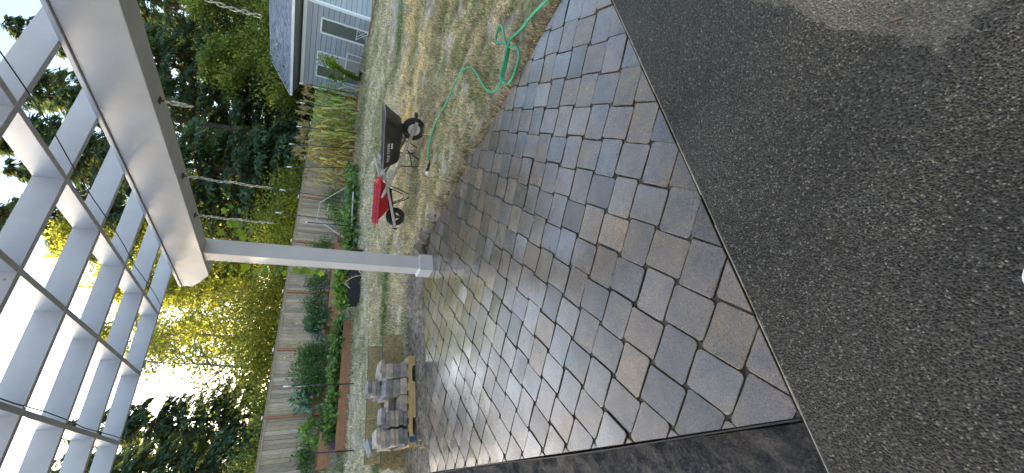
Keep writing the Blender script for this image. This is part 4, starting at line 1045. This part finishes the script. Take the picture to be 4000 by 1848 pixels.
def black_barrow():
    b_ = empty('wheelbarrow', (5.125, 4.945, 0), R(-70), 'big black wheelbarrow with wooden handles and white lettering on the tray side', 'wheelbarrow')
    wheel(b_, .195, .10, .105, M['rim_white'], .195)
    mb = MB()
    lv = [(-.60, .03, .19, .20, .350, .395, .08), (-.635, .09, .215, .225, .372, .42, .10), (-.70, .16, .28, .30, .49, .585, .12), (-.765, .225, .325, .345, .598, .715, .11)]
    rings = [rrect(*l) for l in lv]
    inner = [[(x*.985-.003, y*.975, z+.012) for x, y, z in r_] for r_ in rings]
    for r_, zz in zip((rings[1], rings[2], rings[3]), (0, 0, 0)): pass
    loft(mb, rings); loft(mb, inner[::-1], close_bottom=False); mb.add(inner[0], [tuple(range(len(inner[0])-1, -1, -1))])
    tr_ = mb.build('tray', M['black_poly'], b_, smooth=True, flip=False)
    m2 = MB(); m2.tube(rings[3], .013, 8, closed=True); m2.build('tray_rim', M['rim_highlight'], tr_, smooth=True)
    for nm, cn in (('TRUE TEMPER', None),):
        cu = bpy.data.curves.new('lettering', 'FONT'); cu.body = nm; cu.size = .058; cu.extrude = .0012; cu.align_x = 'LEFT'
        tmp = bpy.data.objects.new('lettering', cu); COL.objects.link(tmp); bpy.context.view_layer.update()
        me = bpy.data.meshes.new_from_object(tmp); COL.objects.unlink(tmp); bpy.data.objects.remove(tmp)
        me.materials.clear(); me.materials.append(M['white_plastic']); o = bpy.data.objects.new('lettering', me); link(o, tr_)
    # the near side wall of the tray (local -y); text runs towards the wheel, leaning with the wall
    A = Vector(rings[2][-1]); 
    def sp(x, s):   # point on the wall: x along, s 0..1 from ring2 to ring3
        def at(r_):
            q = [p for p in r_ if p[1] < 0]; q = sorted(q, key=lambda p: p[0])
            for p0, p1 in zip(q, q[1:]):
                if p0[0] <= x <= p1[0]: u = (x-p0[0])/(p1[0]-p0[0]+1e-9); return Vector(p0).lerp(Vector(p1), u)
            return Vector(q[-1])
        return at(rings[2]).lerp(at(rings[3]), s)
    p0, p1, up = sp(-.56, .22), sp(-.20, .22), sp(-.56, .8)
    ex = (p1-p0).normalized(); ey = (up-p0); ey = (ey-ex*ey.dot(ex)).normalized(); ez = ex.cross(ey)
    o.matrix_local = Matrix.Translation(p0 + ez*.006) @ Matrix((ex, ey, ez)).transposed().to_4x4(); 
    wd_ = max(v.co.x for v in me.vertices); k = (p1-p0).length*.98/wd_
    for v in me.vertices: v.co.x *= k
    em = MB()
    q0 = p1 + ez*.006 - ey*.035
    for i in range(3):
        c = q0 + ex*(-.10+.036*i); em.add([c + ex*a*.014 + ey*b2*.013 for a, b2 in ((-1,-1),(1,-1),(1.0,.3),(.3,1),(-.3,1),(-1,.3))], [(0,1,2,3,4,5)])
    em.bar(q0+ex*-.115-ey*.002, q0+ex*-.015-ey*.002, .006, .004, ez); em.build('emblem', M['white_plastic'], tr_)
    for s in (-1, 1):
        mb = MB(); pf, pm, pr = Vector((.17, s*.085, .185)), Vector((-.64, s*.235, .335)), Vector((-1.30, s*.30, .505))
        mb.bar(pf, pm, .038, .052); mb.bar(pm, pm.lerp(pr, .97), .036, .048)
        hd = mb.build('handle', M['grey_wood'], b_, bevel=.006)
        g2 = MB(); g2.tube([pm.lerp(pr, .74), pm.lerp(pr, 1.0)], [.026, .022], 10); g2.build('grip', M['pale_wood'], hd, smooth=True)
        lg = MB(); y = s*.245
        lg.tube([(-.63, y*.97, .31), (-.585, y, .06), (-.565, y, .012), (-.535, y, .004), (-.47, y, .004), (-.445, y, .02), (-.325, s*.185, .265)], .012, 8)
        lg.build('leg', M['black_metal'], b_, smooth=True)
        br = MB(); br.bar((-.08, s*.125, .235), (-.02, s*.18, .40), .02, .012, (1,0,0)); br.build('tray_strut', M['rusty'], b_)
        axb = MB(); axb.box((-.03, s*.075-.012, .17), (.03, s*.075+.012, .225)); axb.build('axle_bracket', M['rusty'], b_)
    cb = MB(); cb.bar((-.575, -.245, .12), (-.575, .245, .12), .025, .012); cb.build('cross_brace', M['black_metal'], b_)
    for x in (-.50, -.15): 
        cr = MB(); cr.bar((x, -.2, .345+.02*(x > -.3)), (x, .2, .345+.02*(x > -.3)), .05, .022); cr.build('tray_riser', M['grey_wood'], b_)
    ns = MB(); ns.tube([(.165, -.085, .19), (.235, -.07, .21), (.265, 0, .215), (.235, .07, .21), (.165, .085, .19)], .014, 8); ns.box((.235, -.045, .19), (.285, .045, .235)); ns.build('nose_guard', M['black_metal'], b_)
m, t, b = new_mat('rim_highlight'); b.inputs['Base Color'].default_value = (.10,.10,.105,1); b.inputs['Roughness'].default_value = .22; M['rim_highlight'] = m  # coloured lighter than the tray to paint in the rim's highlight
black_barrow()
def red_barrow():
    b_ = empty('wheelbarrow', (4.312, 6.496, 0), R(146), 'smaller red wheelbarrow with pale wooden handles beside the black one', 'wheelbarrow')
    wheel(b_, .172, .09, .085, M['black_poly'], .172, spokes=3)
    mb = MB()
    lv = [(-.54, -.09, .20, .20, .400, .355, .05), (-.67, .165, .31, .30, .585, .552, .07), (-.69, .185, .325, .315, .580, .547, .07), (-.70, .195, .33, .32, .548, .518, .07)]
    rings = [rrect(*l) for l in lv[:2]]; lip = [rrect(*l) for l in lv[2:]]
    loft(mb, rings); loft(mb, [rings[1], lip[0]], close_bottom=False)
    loft(mb, [[(x*.98, y*.96, z+.008) for x, y, z in r_] for r_ in rings], close_bottom=True)
    tr_ = mb.build('tray', M['red_poly'], b_, flip=False); 
    l2 = MB(); loft(l2, lip, close_bottom=False); l2.build('tray_lip', M['red_poly'], tr_, flip=False)
    for s in (-1, 1):
        y = s
        mb = MB(); mb.bar((.235, y*.085, .155), (-.66, y*.255, .470), .036, .046); mb.bar((-.66, y*.255, .470), (-.98, y*.29, .60), .034, .042)
        hd = mb.build('handle', M['pale_wood'], b_, bevel=.005)
        g2 = MB(); g2.tube([(-.84, y*.277, .545), (-1.08, y*.30, .635)], .022, 10); g2.build('grip', M['pale_wood'], hd, smooth=True)
        lg = MB(); lg.tube([(-.56, y*.24, .40), (-.50, y*.25, .17), (-.455, y*.25, .03), (-.43, y*.25, .008), (-.395, y*.25, .008), (-.365, y*.25, .035), (-.24, y*.19, .25), (-.215, y*.175, .29)], .010, 8); lg.build('leg', M['black_metal'], b_, smooth=True)
    ch = MB(); ch.add([(-.50, -.16, .385), (-.50, .16, .385), (-.13, .15, .352), (-.13, -.15, .352), (-.50, -.19, .33), (-.50, .19, .33), (-.13, .15, .245), (-.13, -.15, .245)], [(0,1,2,3),(7,6,5,4),(4,5,1,0),(5,6,2,1),(6,7,3,2),(7,4,0,3)]); ch.build('chassis', M['black_metal'], b_)
    ns = MB(); ns.bar((.235, -.12, .158), (.235, .12, .158), .03, .05); ns.build('nose_guard', M['black_metal'], b_)
    for s in (-1, 1):
        ax = MB(); ax.box((-.02, s*.075-.006, .15), (.02, s*.075+.006, .225)); ax.build('axle_bracket', M['black_metal'], b_)
red_barrow()

# ------------------------------------------------------------------ hose
def catmull(P, n=10):
    P = [Vector(p) for p in P]; out = []
    for i in range(len(P)-1):
        a, b_, c, d = P[max(i-1, 0)], P[i], P[i+1], P[min(i+2, len(P)-1)]
        for k in range(n):
            u = k/n; out.append(.5*((2*b_) + (c-a)*u + (2*a-5*b_+4*c-d)*u*u + (3*b_-a-3*c+d)*u**3))
    return out + [P[-1]]
hz = .042
path = [(4.27, 4.70), (4.49, 4.60), (4.625, 4.40), (4.622, 4.09), (4.545, 3.73), (4.537, 3.43), (4.503, 3.163), (4.273, 2.894), (3.991, 2.738), (3.599, 2.607), (3.37, 2.482), (3.264, 2.338), (3.285, 2.20), (3.36, 2.09), (3.50, 1.99), (3.65, 2.08), (3.80, 2.19), (3.90, 2.18), (3.945, 2.085), (3.80, 2.04), (3.60, 2.02), (3.45, 1.985), (3.30, 1.885), (3.17, 1.89), (3.085, 2.03), (3.13, 2.165), (3.26, 2.19), (3.35, 2.08), (3.455, 1.93), (3.415, 1.765), (3.34, 1.563), (3.20, 1.328), (3.02, 1.12), (2.90, .98), (3.05, .60), (3.5, .2), (4.2, -.3)]
zs = [hz]*len(path)
for i in (12, 13, 14): zs[i] = hz+.002
for i in (20, 21): zs[i] = hz+.024
for i in (26, 27, 28): zs[i] = hz+.030
for i in range(32, len(path)): zs[i] = hz+.006
hs = empty('garden_hose', (4.27, 4.70, 0), 0, 'green garden hose snaking over the dry lawn with a black and white nozzle', 'hose')
mb = MB(); mb.tube([p - Vector((4.27, 4.70, 0)) for p in catmull([(x, y, z) for (x, y), z in zip(path, zs)], 9)], .0125, 9); mb.build('hose_tube', M['hose'], hs, smooth=True)
mb = MB(); mb.tube([(0,0,.018),(-.05,.025,.022)], .013, 8); nz_ = mb.build('coupling', M['brass'] if 'brass' in M else M['rusty'], hs, smooth=True)
mb = MB(); mb.tube([(-.05,.025,.024),(-.09,.045,.03),(-.15,.075,.032)], [.018,.022,.020], 10); mb.tube([(-.15,.075,.03),(-.165,.055,.055),(-.16,.02,.05)], [.02,.022,.022], 10); mb.build('nozzle_body', M['black_poly'], hs, smooth=True)
mb = MB(); mb.tube([(-.15,.075,.032),(-.20,.095,.034)], [.022,.03], 12); mb.tube([(-.165,.10,.05),(-.20,.12,.045)], .014, 8); mb.build('nozzle_head', M['white_plastic'], hs, smooth=True)

# ------------------------------------------------------------------ boards, pallet and stones
def osb(x0, x1, y, h, lab, lean, rag=0):
    b_ = empty('osb_board', (x0, y, 0), 0, lab, 'board', 'chipboard strips standing on edge behind the pallet'); W = x1-x0; g = random.Random(int(x0*77)); M4 = Matrix.Rotation(lean, 4, 'X')
    n = 10; L0 = [(-rag*g.random(), -.04+(h+.04)*k/n) for k in range(n+1)]
    P = L0 + [(W, h), (W, -.04)]
    vs_ = [M4 @ Vector((x, yy, z)) for yy in (0, .018) for x, z in P]; n = len(P)
    mb = MB(); mb.add(vs_, [tuple(range(n)), tuple(range(2*n-1, n-1, -1))] + [(i, (i+1) % n, n+(i+1) % n, n+i) for i in range(n)]); mb.build('sheet', M['osb'], b_)
    ed = MB(); ed.box((-.002, -.0015, h+.0004), (W+.002, .0195, h+.009), 0, M4); ed.build('sealed_edge', M['osb_edge'], b_); return b_
osb(.13, 2.07, 6.70, .315, 'long chipboard strip standing on edge just behind the stone pallet', R(-4), .07)
osb(.24, .97, 8.23, .305, 'rear chipboard strip with its end at the low edge of the photo', R(-4))
osb(.978, 1.72, 8.23, .305, 'middle rear chipboard strip right behind the stacked stones', R(-4))
osb(1.728, 2.31, 8.23, .305, 'rear chipboard strip at the post end, half hidden by the front strip', R(-4))
pa = empty('pallet', (.305, 5.93, 0), R(-1), 'yellowish wooden pallet with notched runners and a blue painted end', 'pallet')
def runner(y):
    mb = MB(); P = [(0, 0), (.135, 0), (.135, .03), (.155, .045), (.345, .045), (.365, .03), (.365, 0), (.835, 0), (.835, .03), (.855, .045), (1.045, .045), (1.065, .03), (1.065, 0), (1.2, 0), (1.2, .092), (0, .092)]
    n = len(P); vs_ = [(x, y, z) for x, z in P] + [(x, y+.038, z) for x, z in P]
    # quads column by column keep the notches clean
    mb.add(vs_, [tuple(range(n-1, -1, -1)), tuple(range(n, 2*n))] + [(i, (i+1) % n, n+(i+1) % n, n+i) for i in range(n)])
    return mb.build('runner', M['pallet_wood'], pa)
for y in (0, .33, .66): runner(y)
mb = MB(); mb.box((.055, -.0018, -.001), (.130, -.0002, .0925)); mb.build('paint_mark', M['blue_paint'], pa)
for k in range(7): 
    mb = MB(); mb.box((.005+.18*k, -.01, .0925), (.105+.18*k, .71, .108)); mb.build('deck_board', M['pallet_wood'], pa, bevel=.002)
SV = {}
def stone_mesh(kind, v):
    if (kind, v) in SV: return SV[(kind, v)]
    g = random.Random(hash((kind == 'block', v)) & 255); L_, D_, H_ = (.212, .29, .098) if kind == 'block' else (.205, .30, .057)
    bm = bmesh.new(); bmesh.ops.create_cube(bm, size=1)
    for vv in bm.verts: vv.co = Vector((vv.co.x*L_ + g.gauss(0, .002), vv.co.y*D_ + g.gauss(0, .002), (vv.co.z+.5)*H_ + g.gauss(0, .0008)))
    bmesh.ops.subdivide_edges(bm, edges=bm.edges[:], cuts=3, use_grid_fill=True)
    bmesh.ops.bevel(bm, geom=[e for e in bm.edges if len(e.link_faces) == 2 and e.calc_face_angle() > .8], offset=.0065, segments=2, affect='EDGES')
    for vv in bm.verts: vv.co += Vector((g.gauss(0, .0011), g.gauss(0, .0011), g.gauss(0, .0007)))
    if kind == 'block':   # small locking lug seen as the notch between courses
        r_ = bmesh.ops.create_cube(bm, size=1)['verts']
        for vv in r_: vv.co = Vector((vv.co.x*.018+.005, vv.co.y*.24, vv.co.z*.012 + H_ + .002))
    me = bpy.data.meshes.new('paving_stone'); bm.to_mesh(me); bm.free(); me.materials.append(M['stone'])
    ca = me.color_attributes.new('tint', 'FLOAT_COLOR', 'POINT'); k = [.85, 1.05, .7, 1.2, .95][v % 5]; tn = [(1,1,1),(1.08,1.0,.9),(.95,1,1.06),(1.15,1.04,.9),(1,1,1)][v % 5]
    ca.data.foreach_set('color', [c for _ in me.vertices for c in (k*tn[0], k*tn[1], k*tn[2], 1)])
    SV[(kind, v)] = me; return me
gs = random.Random(23)
def stone(kind, x, y, z, lab, rz=0, tilt=(0, 0), grp='grey stones stacked on the pallet'):
    o = bpy.data.objects.new('paving_stone', stone_mesh(kind, gs.randrange(5))); link(o); o.location = (x, y, z); o.rotation_euler = (tilt[0], tilt[1], rz)
    tag(o, lab, 'stone', grp)
ORD = ['bottom', 'second', 'third', 'fourth', 'fifth', 'sixth', 'seventh']
ZB = .109
def stack(kind, x, y, n, where, jit=.008, dx=0, h=None):
    h = h or (.1 if kind == 'block' else .0585)
    for i in range(n):
        nm = 'thick grey block' if kind == 'block' else 'thin grey slab'
        stone(kind, x + gs.uniform(-jit, jit) + dx*i, y + gs.uniform(-jit, jit), ZB+h*i, f'{nm}, {ORD[i] if i < n-1 else "top"} of {where}', gs.gauss(0, .03))
stack('block', 1.31, 6.09, 3, 'front stack at the post end of the pallet')
stack('block', 1.085, 6.09, 3, 'front stack second from the post end')
stone('block', .868, 6.09, ZB, 'thick grey block standing alone in the gap in the front row', .02)
stack('slab', .675, 6.09, 5, 'front stack second from the low end', .016)
stack('slab', .445, 6.09, 6, 'front stack at the blue painted end of the pallet', .016)
stone('slab', .47, 6.11, ZB+.0585*6+.001, 'upper thin slab resting askew on the blue end stack', .10, (.02, -.02))
stone('slab', .73, 6.10, ZB+.0585*5+.002, 'pale topped thin slab lying askew on the second stack from the low end', -.06, (0, .03))
stone('slab', 1.37, 6.12, ZB+.318, 'thin slab tipped over on the post end stack', .05, (.05, .13))
stone('slab', 1.33, 6.10, ZB+.300, 'thin slab lying flat under the tipped slab', -.08)
stack('block', 1.31, 6.42, 3, 'second row stack at the post end')
stack('block', 1.085, 6.42, 3, 'second row stack behind the second block stack')
stone('slab', 1.13, 6.47, ZB+.302, 'lowest of three thin slabs piled on the second row', .12)
stone('slab', 1.16, 6.48, ZB+.362, 'brownish middle one of three thin slabs piled on the second row', -.05)
stone('slab', 1.18, 6.47, ZB+.422, 'bright topped upper one of three thin slabs piled high on the second row', .06)
stack('block', .868, 6.42, 2, 'second row stack behind the gap')
stack('slab', .66, 6.42, 4, 'second row slab stack beside the gap')
stack('slab', .43, 6.42, 5, 'second row slab stack at the blue end')
stone('slab', .40, 6.40, ZB+.0585*5+.10, 'topmost bright slab leaning at the blue painted end of the pallet', .18, (0, -.28))

# rocks by the post
def rock(x, y, s, lab, seed):
    g = random.Random(seed); bm = bmesh.new(); bmesh.ops.create_icosphere(bm, subdivisions=3, radius=1)
    cs = [(Vector((g.gauss(0, 1), g.gauss(0, 1), g.gauss(0, 1))).normalized(), g.uniform(.55, .85)) for _ in range(9)]
    for v in bm.verts:
        for d, k in cs:
            e = v.co.dot(d)-k
            if e > 0: v.co -= d*e*.8
        v.co = Vector((v.co.x*s[0], v.co.y*s[1], v.co.z*s[2])) + Vector((g.gauss(0, .002), g.gauss(0, .002), g.gauss(0, .002)))
    me = bpy.data.meshes.new('rock'); bm.to_mesh(me); bm.free(); me.materials.append(M['rock']); me.polygons.foreach_set('use_smooth', [True]*len(me.polygons))
    o = bpy.data.objects.new('rock', me); link(o); o.location = (x, y, s[2]*.55); tag(o, lab, 'rock')
rock(3.02, 5.02, (.10, .085, .10), 'rounded brown rock with a pale side beside the post base', 3)
rock(2.93, 5.22, (.12, .10, .12), 'pointed brown rock touching the post base', 4)
for i, (x, y, s) in enumerate([(3.16, 4.62, .03), (3.13, 4.78, .025), (3.20, 4.45, .022), (2.86, 5.05, .03)]): rock(x, y, (s, s*.8, s*.7), ['small grey stone at the paving edge', 'small stone nearest the two brown rocks', 'smallest stone on the strip beside the paving', 'flat little stone squeezed beside the post base'][i], 20+i)

# vine climbing the back of the post
vt = empty('climbing_vine', (2.56, 5.09, .3), 0, 'lobed yellow green vine climbing the back of the white post and beam', 'vine')
mb = MB(); vp_ = [(-.02, .02, -.3), (.0, .025, .3), (-.05, .03, .8), (.0, .03, 1.3), (-.06, .035, 1.8), (.08, .04, 2.25), (.10, -.2, 2.27), (.11, -.5, 2.25)]; mb.tube(catmull(vp_, 6), .005, 6); mb.build('vine_stem', M['veg_stem'], vt, smooth=True)
def vine_leaves():
    g = np.random.default_rng(5); V = []; F = []; cols = []
    spots = [(-.17, .02, z) for z in (1.12, 1.22, 1.30, 1.42, 1.52, 1.60, 1.71, 1.83, 1.95, 2.07)] + [(-.14, .05, z) for z in (1.16, 1.35, 1.56, 1.76)] + [(.16, .0, z) for z in (2.02, 2.10, 2.18)] + [(.20, -.35+.0*k, 2.12-.07*k) for k in range(4)] + [(.22, -.62, 2.16), (.21, -.66, 2.08), (.2, -.60, 2.0), (.15, -.2, 2.20), (.19, -.12, 2.05), (.20, -.05, 1.93)]
    sh = [(0, 0), (.35, -.18), (.55, .05), (.50, .30), (.78, .55), (.42, .62), (.30, .85), (0, 1.08), (-.30, .85), (-.42, .62), (-.78, .55), (-.50, .30), (-.55, .05), (-.35, -.18)]
    for p in spots:
        p = np.array(p) + g.normal(0, .018, 3); s = g.uniform(.055, .085)
        nrm = np.array([-.5, -.75, .4]) + g.normal(0, .45, 3); nrm /= np.linalg.norm(nrm); dn = np.array([g.normal(0, .5), g.normal(0, .4), -1]); dn -= nrm*dn.dot(nrm); dn /= np.linalg.norm(dn); sd = np.cross(dn, nrm)
        b0 = len(V); V.append(p + dn*s*.5 - nrm*.006)
        for a, c in sh: V.append(p + sd*a*s + dn*c*s - nrm*(abs(a)*.25)*s)
        for k in range(len(sh)): F.append((b0, b0+1+k, b0+1+(k+1) % len(sh)))
        k = g.uniform(.7, 1.3); q = np.array([1, 1, 1]) if g.random() < .75 else np.array([.5, .75, 1.2]); cols += [list(q*k)+[1]]*(len(sh)+1)
    me = np_mesh('vine_leaf', np.array(V), np.array(F), M['vine_leaf'], np.array(cols)); link(bpy.data.objects.new('vine_leaves', me), vt)
vine_leaves()

# bare seed stalks that bend out beside the post
for k, (pts, lab) in enumerate([([(5.35, 11.4, 0), (5.2, 11.3, .35), (5.0, 11.3, .55), (4.85, 11.3, .42)], 'arching bare seed stalk in front of the black planter'), ([(5.7, 11.0, 0), (5.6, 10.9, .2), (5.35, 10.9, .28), (5.1, 10.9, .16)], 'lower bare seed stalk on the lawn by the planter')]):
    mb = MB(); q = catmull(pts, 6); mb.tube(q, .012, 6)
    for i in range(4, len(q)-1, 2): mb.tube([q[i], q[i] + Vector((.03*(-1)**i, -.02, .07))], [.009, .006], 5)
    tag(mb.build('seed_stalk', M['straw_stem'] if 'straw_stem' in M else M['raw_wood'], smooth=True), lab, 'stalk')

# photographer's shoe at the edge of the slab, and a leaf
sh_ = empty('shoe', (.1145, .108, .004), R(41), 'white shoe toe just entering at the bottom edge of the photo', 'shoe'); sh_.scale = (1.05, 1.3, 1.05)
def shoe_ring(x, hw, z0, z1, n=28): return [(x, hw*math.cos(2*math.pi*k/n), (z0+z1)/2 + (z1-z0)/2*math.sin(2*math.pi*k/n)) for k in range(n)]
mb = MB(); rs = [shoe_ring(-.15, .034, .03, .10), shoe_ring(-.10, .038, .028, .115), shoe_ring(-.02, .041, .026, .095), shoe_ring(.05, .047, .026, .075), shoe_ring(.09, .043, .026, .062), shoe_ring(.118, .028, .026, .048), shoe_ring(.127, .010, .028, .036)]
loft(mb, rs); mb.add(rs[-1], [tuple(range(28))]); mb.build('upper', M['white_plastic'], sh_, smooth=True)
mb = MB(); P = [(-.16, .03), (-.1, .040), (-.02, .042), (.05, .050), (.10, .045), (.13, .025), (.138, 0)]; P = [tuple(p[:2]) for p in catmull([(x, y, 0) for x, y in P], 5)]; P = P + [(x, -y) for x, y in P[-2::-1]]; n = len(P)
mb.add([(x, y, 0) for x, y in P] + [(x, y, .028) for x, y in P], [tuple(range(n-1, -1, -1)), tuple(range(n, 2*n))] + [(i, (i+1) % n, n+(i+1) % n, n+i) for i in range(n)]); mb.build('sole', M['white_plastic'], sh_, bevel=.003)
mb = MB(); mb.add([(0,0,.0), (.02,.012,.006), (.05,.010,.010), (.075,0,.006), (.05,-.011,.012), (.02,-.010,.008), (.037, 0, .004)], [(0,1,6),(1,2,6),(2,3,6),(3,4,6),(4,5,6),(5,0,6)])
o = mb.build('dry_leaf', M['rusty'], loc=(1.0, .045, .006), rz=R(60)); o.scale = (.62, .62, .62); tag(o, 'small curled brown leaf lying on the pebble concrete', 'leaf')

# unseen wall of the photographer's house, added behind the camera to shade the slab
hw = empty('unseen_home_wall', (0, -2.7, 0), 0, 'unseen grey home wall added for shade at the back edge of the concrete slab', 'house')
mb = MB(); z = 0
while z < 5.4: mb.add([(-9, .02, z), (11, .02, z), (11, .005, z+.19), (-9, .005, z+.19)], [(0,1,2,3)]); z += .19
mb.box((-9, -.3, 0), (11, 0, 5.4)); mb.build('wall', pbr('unseen_home_siding', (.36,.37,.39), (.42,.43,.45), 3, .7), hw, flip=False)
